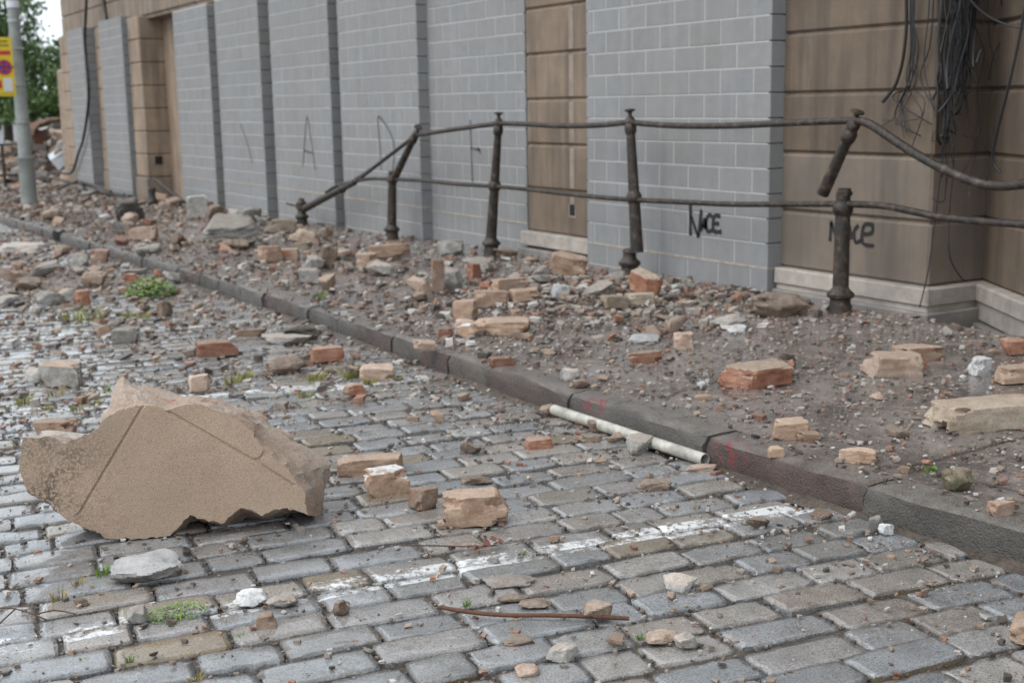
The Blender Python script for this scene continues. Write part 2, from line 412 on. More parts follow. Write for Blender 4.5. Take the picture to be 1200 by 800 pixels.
M['debris'] = m_vcol('rubble_crumbs')
M['debris_wet'] = m_vcol('wet_rubble_crumbs', .5)
M['sheet'] = m_plain('white_sheet_metal', (.62, .66, .70), .35, .3, 6, .1, .2)
M['housewhite'] = m_plain('white_house_wall', (.55, .56, .58), .8, .2, 3)
M['rooftile'] = m_plain('red_roof_tile', (.25, .10, .06), .8, .4, 8)
M['glass'] = m_plain('dark_window', (.03, .035, .04), .1, .1)
M['earth'] = m_dirt('brown_earth', (.13, .085, .055), (.30, .20, .13), (.7, .95), 2)
M['twig'] = m_plain('dead_twig', (.09, .05, .03), .85, .4, 40)
M['silt'] = m_dirt('pale_rubble_dust', (.10, .08, .066), (.27, .22, .19), (.45, .9), 14)
M['deadleaf'] = m_plain('dead_leaf', (.17, .055, .03), .7, .5, 40)

# ------------------------------------------------------------------ the ground, road, kerb and pavement
rng = random.Random(7)

def sheet(name, xs, ys, zf, mat, kind='structure'):
    V = [(x(y) if callable(x) else x, y, zf(x(y) if callable(x) else x, y)) for y in ys for x in xs]
    n = len(xs); Fc = [(j * n + i, j * n + i + 1, (j + 1) * n + i + 1, (j + 1) * n + i) for j in range(len(ys) - 1) for i in range(n - 1)]
    return tag(make(name, V, Fc, mat, smooth=True), kind=kind)

def frange(a, b, s):
    n = max(1, int(round((b - a) / s))); return [a + (b - a) * i / n for i in range(n + 1)]

sheet('ground', [-600, -60, -20, -8, 0, 4, 8, 20, 60, 600], [-300, -20, 0] + frange(4, 46, 2) + [80, 200, 900], lambda x, y: gz(y) - .75 if (x > 3 and -1 < y < 9) else gz(y) - .06, M['ground'])
road = sheet('road', [-8, -4, -2, 0, 1, 2, 3, 3.5, lambda y: kerb_x(y) + .05], frange(-4, 46, .5), lambda x, y: gz(y) - .021, M['joint'])

# --- setts: three hundred that show largest are pieces of their own, the rest one mesh
def sett_variant(seed):
    r = random.Random(seed); nx, ny = 8, 6; V = []; Fc = []
    def P(i, j):
        x = -1 + 2 * i / nx; y = -1 + 2 * j / ny
        ex = max(abs(x), abs(y))
        w = noise.noise(Vector((x * 1.3 + seed * 7.1, y * 1.3, seed)))
        w2 = noise.noise(Vector((x * 2.7, y * 2.7 + seed * 3.3, seed)))
        w3 = noise.noise(Vector((x * 6.1, y * 6.1 + seed * 2.3, seed)))
        cx = x * (1 - .055 * (abs(y) ** 6)) + (.05 * w + .028 * w3) * (ex ** 3) - .008 * x * (ex > .99)
        cy = y * (1 - .065 * (abs(x) ** 6)) + (.10 * w2 + .07 * w3) * (ex ** 3) - .012 * y * (ex > .99)
        z = .002 * (1 - x * x) + .0025 * (1 - y * y) + .003 * w + .003 * w2 + .0015 * w3
        if ex > .99: z -= .007
        elif ex > .9: z -= .0015
        return (cx, cy, z - .006)
    # rows pulled outward so that the rounded shoulder stays narrow
    gx = [-1, -.98, -.86, -.68, -.48, -.26, -.04, .2, .42, .64, .84, .98, 1]; gy = [-1, -.965, -.7, -.3, .1, .45, .75, .965, 1]
    idx = {}
    for j, y in enumerate(gy):
        for i, x in enumerate(gx):
            idx[i, j] = len(V); V.append(P((x + 1) / 2 * nx, (y + 1) / 2 * ny))
    for j in range(len(gy) - 1):
        for i in range(len(gx) - 1):
            Fc.append((idx[i, j], idx[i + 1, j], idx[i + 1, j + 1], idx[i, j + 1]))
    ring = [idx[i, 0] for i in range(len(gx))] + [idx[len(gx) - 1, j] for j in range(1, len(gy))] + [idx[i, len(gy) - 1] for i in range(len(gx) - 2, -1, -1)] + [idx[0, j] for j in range(len(gy) - 2, 0, -1)]
    b = len(V)
    for q in ring: V.append((V[q][0] * .985, V[q][1] * .975, -.055))
    for a in range(len(ring)):
        c = (a + 1) % len(ring); Fc.append((ring[c], ring[a], b + a, b + c))
    me = bpy.data.meshes.new('sett'); me.from_pydata(V, [], Fc); me.materials.append(M['sett'])
    me.polygons.foreach_set('use_smooth', [True] * len(Fc)); me.update(); me.set_sharp_from_angle(angle=R(42))
    return me, V, Fc
SV = [sett_variant(i) for i in range(16)]
TH = -math.atan(.12); ct, st_ = math.cos(TH), math.sin(TH)
setts = []
for row in range(-2, 150):
    v = .42 + row * .187; u = -3.0 + rng.uniform(-.3, 0)
    wob = rng.uniform(-.012, .012)
    while True:
        L = rng.choice((.22, .27, .30, .32, .34, .36, .39)) + rng.uniform(-.025, .025)
        uc = u + L / 2
        X = uc * ct - v * st_; Y = uc * st_ + v * ct + .012 * math.sin(uc * 2.1 + row) + wob
        kx = kerb_x(Y) - .015
        if X - L / 2 > kx - .09: break
        if X + L / 2 > kx: L -= (X + L / 2 - kx); uc = u + L / 2; X = uc * ct - v * st_
        setts.append((X, Y, L - rng.uniform(.004, .012), .187 - rng.uniform(.007, .017), TH + rng.uniform(-.018, .018), rng.uniform(-.009, .006), rng.uniform(-.03, .03), rng.uniform(-.022, .022), rng.randrange(16), rng.random() < .5))
        u += L
vis = []
for i, s in enumerate(setts):
    q = project((s[0], s[1], gz(s[1])))
    if q and -20 < q[0] < 1220 and -20 < q[1] < 815: vis.append((-s[2] * s[3] / q[2] ** 2 / (q[2]), i))
single = set(i for a, i in sorted(vis)[:300])
bigV = []; bigF = []
for i, (X, Y, L, W, th, dz, tx, ty, k, fl) in enumerate(setts):
    if Y > 34: continue
    mt = Matrix.Translation((X, Y, gz(Y) + dz)) @ Euler((tx, ty, th + (math.pi if fl else 0))).to_matrix().to_4x4() @ Matrix.Diagonal((L / 2, W / 2, 1, 1))
    if i in single:
        o = link('sett', SV[k][0], road); o.matrix_basis = mt
    else:
        b = len(bigV); bigV += [mt @ Vector(p) for p in SV[k][1]]; bigF += [tuple(b + a for a in f) for f in SV[k][2]]
tag(make('setts_beyond', bigV, bigF, M['sett'], road, smooth=True, sharp=42), kind='stuff')

# --- kerb of separate stones
kerb = tag(make('kerb', [(x, y, gz(y) - .10) for y in frange(-4, 44, 1) for x in (kerb_x(y) + .03, kerb_x(y) + .2)], [(2 * i, 2 * i + 1, 2 * i + 3, 2 * i + 2) for i in range(len(frange(-4, 44, 1)) - 1)], M['joint']), kind='structure')
joints = [-3.5, -2.4, -1.3, -.2, .8, 1.8, 2.75, 3.8, 4.82, 6.0, 6.98, 7.5, 7.93, 8.43, 8.91, 9.5, 10.13, 10.45, 11.28, 12.06, 12.65, 13.25]
while joints[-1] < 42: joints.append(joints[-1] + rng.uniform(.5, 1.05))
for a, b in zip(joints, joints[1:]):
    if 19.6 < a < 20.6: continue
    n = 14; V = []; Fc = []; g = .007
    jt = rng.uniform(-.012, .012); jz = rng.uniform(-.008, .006)
    for i in range(n + 1):
        y = a + g + (b - a - 2 * g) * i / n; x = kerb_x(y) + jt
        e = .012 if i in (0, n) else 0
        nn = lambda q: .011 * noise.noise(Vector((q * 3.1, y * 4.3, a))) + .005 * noise.noise(Vector((q * 7.1, y * 17, a)))
        z0 = gz(y)
        for px, pz in ((.012, -.16), (.004 + nn(1), .02), (0 + nn(2), .09), (.006 + nn(3) + e, .128 - e + nn(4)), (.03 + nn(5), .143 + jz - e), (.12, .145 + jz + nn(6) - e * .6), (.205, .144 + jz - e * .6), (.21, -.05)):
            V.append((x + px, y, z0 + pz))
    m = 8
    for i in range(n):
        for k in range(m - 1):
            Fc.append((i * m + k, i * m + k + 1, (i + 1) * m + k + 1, (i + 1) * m + k))
    Fc.append(tuple(range(m))[::-1]); Fc.append(tuple(n * m + k for k in range(m)))
    make('kerbstone', V, Fc, M['kerb'], kerb, smooth=True, sharp=40, origin=V[0])

# --- pavement
def pave_z(x, y):
    return gz(y) + .14 + .006 * noise.noise(Vector((x * 1.1, y * 1.1, 3))) + .003 * noise.noise(Vector((x * 6, y * 6, 1)))
def px_(f, near):
    return lambda y: kerb_x(y) + .20 + f * (near - kerb_x(y) - .20)
ys = frange(-4, 6.72, .12)
pavement = sheet('pavement', [px_(i / 40, 7.36) for i in range(41)], ys, pave_z, M['pave'])
ys2 = frange(6.72, 14, .1) + frange(14, 46, .4)[1:]
b2 = sheet('pavement_sheet', [px_(i / 44, 7.9) for i in range(45)], ys2, pave_z, M['pave'])
del b2['kind']; b2.parent = pavement
# paving slabs' open joints near the kerb: a proud narrow strip of dirt and a crack
def ribbon(name, P, w, mat, parent, zf, lift=.004, seed=1):
    r = random.Random(seed); V = []
    P = smooth_path([Vector((p[0], p[1], 0)) for p in P], 5)
    for i, p in enumerate(P):
        t = (P[min(i + 1, len(P) - 1)] - P[max(i - 1, 0)]).normalized(); nn = Vector((-t.y, t.x, 0)); ww = w * r.uniform(.4, 1.3)
        p = p + nn * r.uniform(-.4, .4) * w
        for s in (-1, 1):
            q = p + nn * (ww / 2 * s); V.append((q.x, q.y, zf(q.x, q.y) + lift))
    return make(name, V, [(2 * i, 2 * i + 1, 2 * i + 3, 2 * i + 2) for i in range(len(P) - 1)], mat, parent)
for sd_, P in enumerate(([(4.1, 3.86), (4.16, 3.92), (4.2, 3.97), (4.3, 3.86), (4.35, 3.55), (4.4, 3.2), (4.42, 2.6)], [(4.9, 5.9), (4.6, 5.72), (4.42, 5.7), (4.2, 5.55)], [(4.3, 3.9), (5.2, 3.95), (6.2, 4.02), (7.3, 4.0)], [(4.1, 9.6), (4.6, 9.5), (5.1, 9.6)])):
    ribbon('joint_crack', P, .014, M['joint'], pavement, pave_z, .006, sd_)
# gutter silt against the kerb
for y0, y1, w in ((1.5, 3.4, .16), (3.3, 5.1, .12), (5.2, 8, .10), (8, 12, .14), (12, 19, .2)):
    n = 26; V = []; Fc = []
    for i in range(n + 1):
        y = y0 + (y1 - y0) * i / n; f = max(0.0, math.sin(math.pi * i / n)) ** .4
        ww = w * f * (.75 + .8 * noise.noise(Vector((y * 2.3, 5, 1))))
        for j, t in enumerate((1, .7, .35, 0)):
            V.append((kerb_x(y) + .008 - ww * t, y, gz(y) - .012 + .026 * (1 - t) * f + .006 * noise.noise(Vector((y * 9, t * 4, 2)))))
    for i in range(n):
        for j in range(3): Fc.append((i * 4 + j, i * 4 + j + 1, (i + 1) * 4 + j + 1, (i + 1) * 4 + j))
    tag(make('gutter_silt', V, Fc, M['joint'], road, smooth=True), kind='stuff')

# low beds of dust and crushed masonry under the heaps
PILES = [(6.05, 9.25, .62, .75, .12, 'p'), (5.9, 18.9, .9, 1.3, .16, 'p'), (2.9, 14.9, .42, .9, .10, 'r'), (4.9, 12.3, .35, .5, .06, 'p')]
def pile_h(X, Y, lv):
    return sum(h * math.exp(-((X - a) / sx) ** 2 - ((Y - b) / sy) ** 2) for a, b, sx, sy, h, l in PILES if l == lv)
for a, b, sx, sy, h, l in PILES:
    n = 40; V = []; Fc = []
    for j in range(n + 1):
        for i in range(n + 1):
            x = a + (i / n - .5) * 4 * sx; y = b + (j / n - .5) * 4 * sy
            x = min(x, 7.44) if l == 'p' else min(x, kerb_x(y) - .01)
            z = (pave_z(x, y) if l == 'p' else gz(y)) + pile_h(x, y, l) * (1 + .3 * noise.noise(Vector((x * 5, y * 5, 3))) + .2 * noise.noise(Vector((x * 14, y * 14, 3)))) - .012
            V.append((x, y, z))
    for j in range(n):
        for i in range(n): Fc.append((j * (n + 1) + i, j * (n + 1) + i + 1, (j + 1) * (n + 1) + i + 1, (j + 1) * (n + 1) + i))
    tag(make('rubble_bed', V, Fc, M['silt'], pavement if l == 'p' else road, smooth=True), kind='stuff')

# light well beside the building
tag(make('light_well', [(7.36, -4, .134), (7.36, 6.9, .134), (7.36, 6.9, -.7), (7.36, -4, -.7), (9.5, 6.9, -.7), (9.5, -4, -.7)], [(0, 1, 2, 3), (3, 2, 4, 5)], M['plinthlow']), kind='structure')

# ------------------------------------------------------------------ the stone building
bld = tag(empty('stone_building', (7.7, 20, -.3)), 'brown rusticated stone building with grooved pilasters and bricked-up openings', 'building')
GZ = [.33 + .49 * k for k in range(18)]
def courses(part, x0, x1, y0, y1, zlo, zhi, rz=0.0, mat=None):
    for k in range(len(GZ) - 1):
        a, b = GZ[k] + .007, GZ[k + 1] - .007
        if b <= zlo or a >= zhi: continue
        a = max(a, zlo)
        box('stone_course', (x0, y0, a), (x1, y1, b), mat or M['stone'], part, .02, rz)
TOP = 6.7
core1 = box('wall', (7.72, 8.55, -1), (9.6, 25.85, 3.7), M['stone'], bld)
core2 = box('wall', (7.98, 25.85, -1), (9.6, 28.66, 3.7), M['stonelit'], bld)  # brightened colour makes up for shade in the recess
core3 = box('wall', (7.63, 28.62, -1), (9.6, 36.8, 3.7), M['stone'], bld)
upper = box('upper_wall', (7.64, 8.7, 3.7), (9.6, 36.8, TOP), M['stone'], bld)
for y0, y1 in ((8.72, 12.6), (12.6, 19.2), (19.2, 25.9), (25.9, 31.3), (31.3, 36.84)):
    courses(upper, 7.6, 8.2, y0 + .004, y1 - .004, 3.76, TOP)
# corner pilaster with its return
pil = box('pilaster', (7.628, 6.808, .1), (8.45, 8.7, TOP), M['stone'], bld)
courses(pil, 7.6, 8.44, 6.78, 8.68, .34, TOP, mat=M['stonedark'])
for o in pil.children[:2]: o.data.materials[0] = M['stonegrey']
box('plinth', (7.505, 6.69, .20), (8.4, 8.39, .335), M['plinth'], pil, .01)
box('plinth', (7.53, 6.715, .05), (8.4, 8.385, .205), M['plinth'], pil, .008)
box('plinth', (7.47, 6.66, -.7), (8.4, 8.38, .155), M['plinthlow'], pil, .012)
# middle pilaster
pilm = box('pilaster', (7.628, 11.0, .05), (8.2, 12.63, 3.7), M['stone'], bld)
courses(pilm, 7.6, 8.1, 11.0, 12.645, .34, 3.7, mat=M['stonemid'])
box('plinth', (7.50, 11.0, .18), (8.1, 12.66, .335), M['plinth'], pilm, .01)
box('plinth', (7.47, 11.0, -.5), (8.1, 12.67, .15), M['plinthlow'], pilm, .012)
for k in range(1, 7): box('seam', (7.5985, 11.67, GZ[k] + .03), (7.63, 11.755, GZ[k + 1] - .03), M['seam'], pilm)
box('seam', (7.5985, 11.67, .69), (7.63, 11.755, GZ[1] - .03), M['seam'], pilm)
box('vent_frame', (7.597, 11.64, .54), (7.63, 11.78, .685), M['seam'], pilm)
box('vent_hole_shade', (7.592, 11.66, .56), (7.64, 11.76, .68), M['hole_shade'], pilm, .004)  # solid dark block drawn as the shaded opening
# pilasters towards the lamp post
for y0, y1, x0 in ((28.45, 29.42, 7.45), (31.62, 33.0, 7.57), (35.25, 36.86, 7.5)):
    p = box('pilaster', (x0 + .03, y0 + .03, -.6), (8.6, y1 - .005, 3.7), M['stone'], bld)
    courses(p, x0, 8.58, y0, y1 - .01, .34, 3.75, mat=M['stonelit'])  # stone colour raised to lift the shaded side faces
    box('stone_course', (x0 - .03, y0 - .02, -.6), (8.58, y1, .3), M['stone'], p, .012)
box('vent_hole_shade', (7.62, 28.44, .6), (7.78, 28.46, .78), M['hole_shade'], bld, .003)  # dark plate, opening's shade given as colour
# slanting wall that meets the corner pilaster's return
piv = Vector((8.22, 6.80, 0)); d_ = Vector((-.525, -.851, 0)); n_ = Vector((-.851, .525, 0)); rz_ = math.atan2(d_.y, d_.x)
slant = None
def slab_on_slant(name, off, thick, z0, z1, mat, parent, s0=0.0, L=1.5, bev=.012):
    c = piv + d_ * (s0 + L / 2) + n_ * (off - thick / 2)
    o = link(name, box_mesh(name, L, thick, z1 - z0, bev, 1, mat), parent, Vector((c.x, c.y, (z0 + z1) / 2)) - rootloc(parent))
    o.rotation_euler.z = rz_ if parent is bld else rz_ - parent.rotation_euler.z
    return o
slant = slab_on_slant('slanting_wall', -.028, .6, -.8, TOP, M['stone'], bld, -.1, 1.6, 0)
def on_slant(name, off, thick, z0, z1, mat, s0=0.0, L=1.5, bev=.012):
    me = box_mesh(name, L, thick, z1 - z0, bev, 1, mat); o = link(name, me, slant)
    # slant's own frame: x along the wall (centre at s = .7), y along the outward or inward normal
    sgn = 1 if (Matrix.Rotation(rz_, 3, 'Z') @ Vector((0, 1, 0))).dot(n_) > 0 else -1
    o.location = ((s0 + L / 2) - .7, sgn * ((off - thick / 2) - (-.028 - .3)), (z0 + z1) / 2 - (-.8 + TOP) / 2)
    return o
for k in range(len(GZ) - 1):
    on_slant('stone_course', 0, .2, GZ[k] + .007, GZ[k + 1] - .007, M['stonedark'], bev=.02)
on_slant('plinth', .10, .3, .20, .335, M['plinth']); on_slant('plinth', .075, .3, .05, .205, M['plinth']); on_slant('plinth', .13, .3, -.8, .04, M['plinthlow'])

# the facade carries on along the street beyond the slanting wall
box('wall', (7.42, -14, -.8), (9.6, 5.44, TOP), M['stone'], bld)

# ------------------------------------------------------------------ concrete block infill panels
BM = {}
def block_mesh(L, T):
    k = (round(L, 3), T)
    if k not in BM: BM[k] = box_mesh('block', T, L, .2025, .005, 1, M['block'])
    return BM[k]
def block_wall(xf, y0, y1, zanchor, ztop, label, thick=.2, seed=0):
    """y0 < y1; zanchor = height of the cream bed"""
    r = random.Random(seed); base = gz((y0 + y1) / 2) + .14 - .25
    root = tag(empty('block_wall', (xf + thick / 2, (y0 + y1) / 2, base)), label, 'wall', 'concrete block infill panels')
    core = box('mortar', (xf + .0035, y0 + .03, base), (xf + thick - .003, y1 - .03, ztop - .004), M['mortar'], root)
    z = zanchor
    while z - .2125 > base - .1: z -= .2125
    row = 0
    while z < ztop - .05:
        zc = z + .10625; zt = min(z + .2125, ztop)
        y = y0; off = (row % 2) * .2215; first = True
        rowdx = r.uniform(-.001, .001)
        while y < y1 - .03:
            L = .443 if not first else (.443 - off if off else .443)
            first = False
            e = min(y + L, y1)
            if y1 - e < .06: e = y1
            ya, yb = y + (.0055 if y > y0 + .01 else 0), e - (.0055 if e < y1 - .01 else 0); ln = yb - ya
            o = link('block', block_mesh(ln, thick), root, Vector((xf + thick / 2 + rowdx + r.uniform(-.001, .001), (ya + yb) / 2, zc)) - rootloc(root))
            y = e
        z += .2125; row += 1
    box('damp_course', (xf - .004, y0 - .002, zanchor - .010), (xf + thick + .001, y1 + .002, zanchor + .010), M['cream'], root)
    return root
PH = block_wall(7.45, 8.41, 11.2, .325, 4.15, 'broad grey concrete block panel with black NACE graffiti between two stone pilasters', seed=1)
PG = block_wall(7.60, 12.66, 15.2, .41, 4.1, 'grey block panel with a faint letter t, joining the stone pilaster with pale seam', thick=.11, seed=2)
PF = block_wall(7.45, 15.07, 17.62, .46, 4.1, 'grey block panel with a spray-painted letter D behind the leaning railing', seed=3)
PE = block_wall(7.45, 17.97, 20.42, .47, 3.9, 'grey block panel with a spray-painted letter A and white patches', seed=4)
PD = block_wall(7.45, 20.94, 23.2, .47, 3.7, 'grey block panel with a thin slanting spray stroke', seed=5)
PC = block_wall(7.45, 23.66, 25.86, .45, 3.66, 'unpainted grey block panel next to the deep stone recess', seed=6)
PB = block_wall(7.35, 29.51, 31.65, .42, 3.74, 'narrow grey block panel between stone pilasters near the building corner', thick=.28, seed=7)
PA = block_wall(7.35, 33.32, 35.16, .40, 3.70, 'grey block panel at the building corner with a black cable hanging down it', thick=.28, seed=8)

def strokes(name, parent, x, S, w, mat):
    """spray-can strokes on the plane X = x given as (Y, Z) points"""
    V = []; Fc = []; r = random.Random(len(S) * 13 + 5)
    for P in S:
        P = smooth_path([(0, a, b) for a, b in P], 6)
        P = [Vector((p.y, p.z, 0)) for p in P]; b0 = len(V)
        for i, p in enumerate(P):
            t = (P[min(i + 1, len(P) - 1)] - P[max(i - 1, 0)]).normalized(); nn = Vector((-t.y, t.x, 0)); ww = w * r.uniform(.8, 1.15)
            for s in (-.5, .5):
                q = p + nn * ww * s; V.append((x, q.x, q.y))
        Fc += [(b0 + 2 * i, b0 + 2 * i + 1, b0 + 2 * i + 3, b0 + 2 * i + 2) for i in range(len(P) - 1)]
    return make(name, V, Fc, mat, parent)
def L2(pts, y0, z0, sy, sz): return [(y0 - a * sy, z0 + b * sz) for a, b in pts]
# NACE : letters drawn in a unit box, Y falls to the right
def nace(y0, z0, s, h, mid='AC'):
    S = [L2([(0, 0), (.0, 1.25)], y0, z0, s, h), L2([(.02, .75), (.22, .12), (.28, .1), (.36, 1.05)], y0, z0, s, h),
         L2([(.34, .2), (.44, .62), (.5, .6), (.5, .3)], y0, z0, s, h), L2([(.38, .42), (.5, .42)], y0, z0, s, h),
         L2([(.72, .82), (.60, .85), (.52, .6), (.56, .25), (.72, .3)], y0, z0, s, h),
         L2([(.98, .85), (.78, .82), (.76, .3), (1.02, .28)], y0, z0, s, h), L2([(.78, .55), (.94, .58)], y0, z0, s, h)]
    return S
strokes('graffiti', PH, 7.4445, nace(9.47, .53, .44, .24), .04, M['paint'])
S2 = [L2([(0, 0), (.02, 1.0)], 7.82, .60, .48, .17), L2([(.02, .9), (.16, .2), (.2, .2), (.30, .95)], 7.82, .60, .48, .17),
      L2([(.30, .2), (.42, .9), (.5, .2)], 7.82, .60, .48, .17), L2([(.66, .9), (.56, .6), (.6, .1), (.72, .2)], 7.82, .60, .48, .17),
      L2([(1.0, .98), (.78, .92), (.76, .1), (1.02, .02)], 7.82, .60, .48, .17), L2([(.78, .5), (.95, .6), (.98, .9)], 7.82, .60, .48, .17)]
strokes('graffiti', pil, 7.596, S2, .034, M['paint'])
strokes('graffiti', PG, 7.5945, [[(13.95, .83), (13.97, 1.58)], [(13.97, 1.24), (13.74, 1.22)], [(13.8, 1.25), (13.72, 1.18)]], .03, M['paintfaint'])
strokes('graffiti', PF, 7.4445, [[(16.28, .9), (16.3, 1.3), (16.32, 1.62), (15.96, 1.42), (15.84, 1.2), (15.92, .88)]], .03, M['paintfaint'])
strokes('graffiti', PE, 7.4445, [[(19.22, .84), (19.1, 1.2), (18.94, 1.62), (18.82, 1.3), (18.7, .82)], [(19.14, 1.1), (18.78, 1.08)]], .032, M['paintfaint'])
strokes('graffiti', PD, 7.4445, [[(22.1, 1.5), (21.8, 1.2), (21.58, .84)]], .03, M['paintfaint'])

# ------------------------------------------------------------------ the broken railing
RX = 7.12
rail = tag(empty('iron_railing', (RX, 12.0, .05)), 'bent and broken cast iron railing with snapped posts along the pavement', 'railing')
def rp(y, z, dx=0.0): return Vector((RX + dx, y, z))
def base_prof(h):
    return [(0, .098), (.02, .094), (.10, .082), (.13, .08), (.145, .104), (.17, .107), (.19, .084), (.21, .066), (h, .062)]
def post_base(y, top=.24, parent=None):
    z = gz(y) + .12
    return lathe('post_base', rp(y, z), rp(y, z + 1), base_prof(top), M['iron'], parent or rail)
def shaft(A, B, r0=.074, r1=.05, collar=None):
    r0 *= .82; r1 *= .78
    L = (Vector(B) - Vector(A)).length; pr = [(0, r0)]
    def r(t): return r0 + (r1 - r0) * t / L
    if collar:
        for c in collar:
            for dt, k in ((-.06, 1.0), (-.055, 1.16), (-.04, 1.2), (-.03, 1.36), (.02, 1.38), (.03, 1.2), (.045, 1.16), (.05, 1.0)):
                t = c + dt
                if 0 < t < L: pr.append((t, r(t) * k))
    pr.append((L, r1)); pr.sort(key=lambda q: q[0])
    return lathe('post', A, B, pr, M['iron'], rail)
def finial(P, d, parent=None):
    P = Vector(P); d = Vector(d).normalized()
    lathe('finial', P, P + d, [(-.03, .044), (.0, .052), (.02, .05), (.045, .036), (.06, .02), (.085, .018), (.095, .03), (.105, .052), (.118, .05), (.125, .02)], M['iron'], parent or rail)
# stump by the fallen post
q = lathe('post', rp(18.5, gz(18.5) + .40), rp(18.5, gz(18.5) + 1.4), [(0, .085), (.1, .08), (.12, .05), (.16, .045)], M['iron'], rail); post_base(18.5, .30, q)
shaft(rp(18.35, .27), rp(16.45, .74), .07, .052, (1.5,))
# snapped post with leaning upper half
q = shaft(rp(15.3, .20), rp(15.22, .93), .076, .066, (.64,)); post_base(15.3, .24, q)
q = shaft(rp(15.15, .86), rp(14.5, 1.42), .062, .05, (.75,)); finial(rp(14.5, 1.41), (0, -.6, .75), q)
# whole post
q = shaft(rp(12.66, .28), rp(12.44, 1.56), .078, .05, (.60, 1.22)); post_base(12.66, .26, q); finial(rp(12.44, 1.55), (0, -.03, 1), q)
# post broken off its base
q = lathe('post', rp(9.98, gz(9.98) + .36), rp(9.98, gz(9.98) + 1.4), [(0, .062), (.02, .068), (.04, .068), (.06, .05)], M['iron'], rail); post_base(9.98, .27, q)
q = shaft(rp(9.86, .36), rp(9.97, 1.58), .078, .052, (.52, 1.16)); finial(rp(9.97, 1.57), (0, .06, 1), q)
# stump by the corner pilaster, its upper half hanging from the rail
q = shaft(rp(7.2, .24), rp(7.2, 1.04), .078, .072, (.70,)); post_base(7.2, .24, q)
lathe('socket', rp(7.19, 1.03), rp(7.19, 1.5), [(0, .06), (.03, .062), (.035, .05), (.055, .05)], M['iron'], q, 9)
q = shaft(rp(7.44, 1.03, .02), rp(7.11, 1.56), .06, .052, (.53,)); finial(rp(7.12, 1.55), (0, -.28, .7), q)
def railbar(P, r=.027): return tube('rail', smooth_path([rp(*p) for p in P], 6), r, M['iron'], rail, 10)
railbar([(16.5, .72), (15.6, 1.03), (14.5, 1.40)], .026)
railbar([(14.5, 1.40), (13.6, 1.47), (12.46, 1.55)])
railbar([(12.46, 1.55), (11.9, 1.545), (11.18, 1.53), (10.5, 1.54), (9.98, 1.57)])
railbar([(9.96, 1.57), (9.72, 1.555), (9.2, 1.54), (8.52, 1.545), (7.8, 1.57), (7.13, 1.59)])
railbar([(7.12, 1.59), (6.97, 1.57), (6.75, 1.47), (6.5, 1.355), (6.25, 1.26), (6.05, 1.20), (5.85, 1.165), (5.6, 1.185), (5.2, 1.28), (4.6, 1.42)], .033)
railbar([(19.1, .30), (18.6, .29), (18.2, .31), (17.8, .45), (17.0, .62), (16.3, .82), (15.8, .97)], .02)
railbar([(17.5, .55), (17.1, .66), (16.5, .75), (15.9, .81), (15.28, .83)], .024)
railbar([(15.28, .83), (14.3, .85), (13.5, .845), (12.62, .86)], .024)
railbar([(12.62, .86), (11.9, .86), (11.2, .85), (10.5, .845), (9.92, .85)], .024)
railbar([(9.92, .85), (9.2, .87), (8.5, .89), (7.8, .93), (7.2, .965)], .024)
railbar([(7.2, .965), (6.8, .975), (6.5, .95), (6.2, .925), (5.6, .925), (4.8, .95), (4.5, .96)], .027)

# bent rails lying by the corner of the building
bent = tag(empty('bent_rails', (7.0, 31, -.2)), 'flattened iron rails twisted on the pavement by the hanging cable', 'railing')
for P, r in (([(6.6, 36.0, .1), (6.9, 34.5, .03), (7.0, 33.2, .0)], .03), ([(7.0, 33.2, 0), (6.95, 31.5, .0), (6.8, 29.8, -.03), (6.85, 28.2, -.02)], .04),
             ([(6.9, 33.0, .1), (6.9, 31.2, .05), (6.75, 29.0, .03)], .03), ([(6.95, 33.4, .05), (6.7, 34.2, -.12), (6.6, 34.6, -.25)], .035), ([(6.9, 32.6, .05), (6.95, 32.4, -.15), (6.96, 32.3, -.26)], .04)):
    tube('rail', smooth_path(P, 6), r, M['iron'], bent, 8)
lathe('post_base', (6.85, 27.9, gz(27.9) + .1), (6.8, 27.85, 1), [(0, .15), (.08, .14), (.14, .10), (.18, .09)], M['iron'], bent)
stump = tag(empty('railing_stump', (6.8, 25.5, .0)), 'short iron post stump with a fallen bar beside the deep stone recess', 'stump')
lathe('post_base', (6.75, 25.6, gz(25.6) + .12), (6.75, 25.6, 1.2), [(0, .10), (.10, .09), (.12, .11), (.16, .085), (.2, .07), (.32, .065), (.33, .085), (.38, .08), (.4, .04)], M['iron'], stump)
tube('bar', [(6.9, 25.9, .42), (7.0, 25.5, .26), (7.2, 25.0, -.02)], .045, M['iron'], stump, 8)

# ------------------------------------------------------------------ hanging cables
tag(tube('hanging_cable', smooth_path([(7.3, 32.4, 4.9), (7.29, 32.35, 4.4), (7.29, 32.85, 3.41), (7.28, 32.8, 2.2), (7.27, 33.6, 1.2), (7.26, 34.4, .7), (7.26, 35.2, .25), (7.22, 35.8, .15), (7.1, 36.6, .16), (6.95, 37.6, .0)], 8), .035, M['cable'], seg=8), 'thick black cable hanging down the corner block panel to the ground', 'cable')
tag(tube('wall_pipe', [(7.56, 32.0, 5.2), (7.56, 31.85, 4.4), (7.56, 31.6, 3.70)], .045, M['iron'], seg=8), 'dark pipe fixed to the stone above the narrow block panel', 'pipe')
r5 = random.Random(51)
def cable(name, P, rad, parent=None, jit=.012):
    Q = smooth_path([Vector(p) + Vector((r5.uniform(-jit, jit) * .4, r5.uniform(-jit, jit), 0)) for p in P], 5)
    return tube(name, Q, rad, M['cable'], parent, 5)
bun = tag(empty('cable_bundle', (7.5, 6.7, 2.6)), 'tangled bundle of torn black cables hanging over the corner pilaster', 'cables')
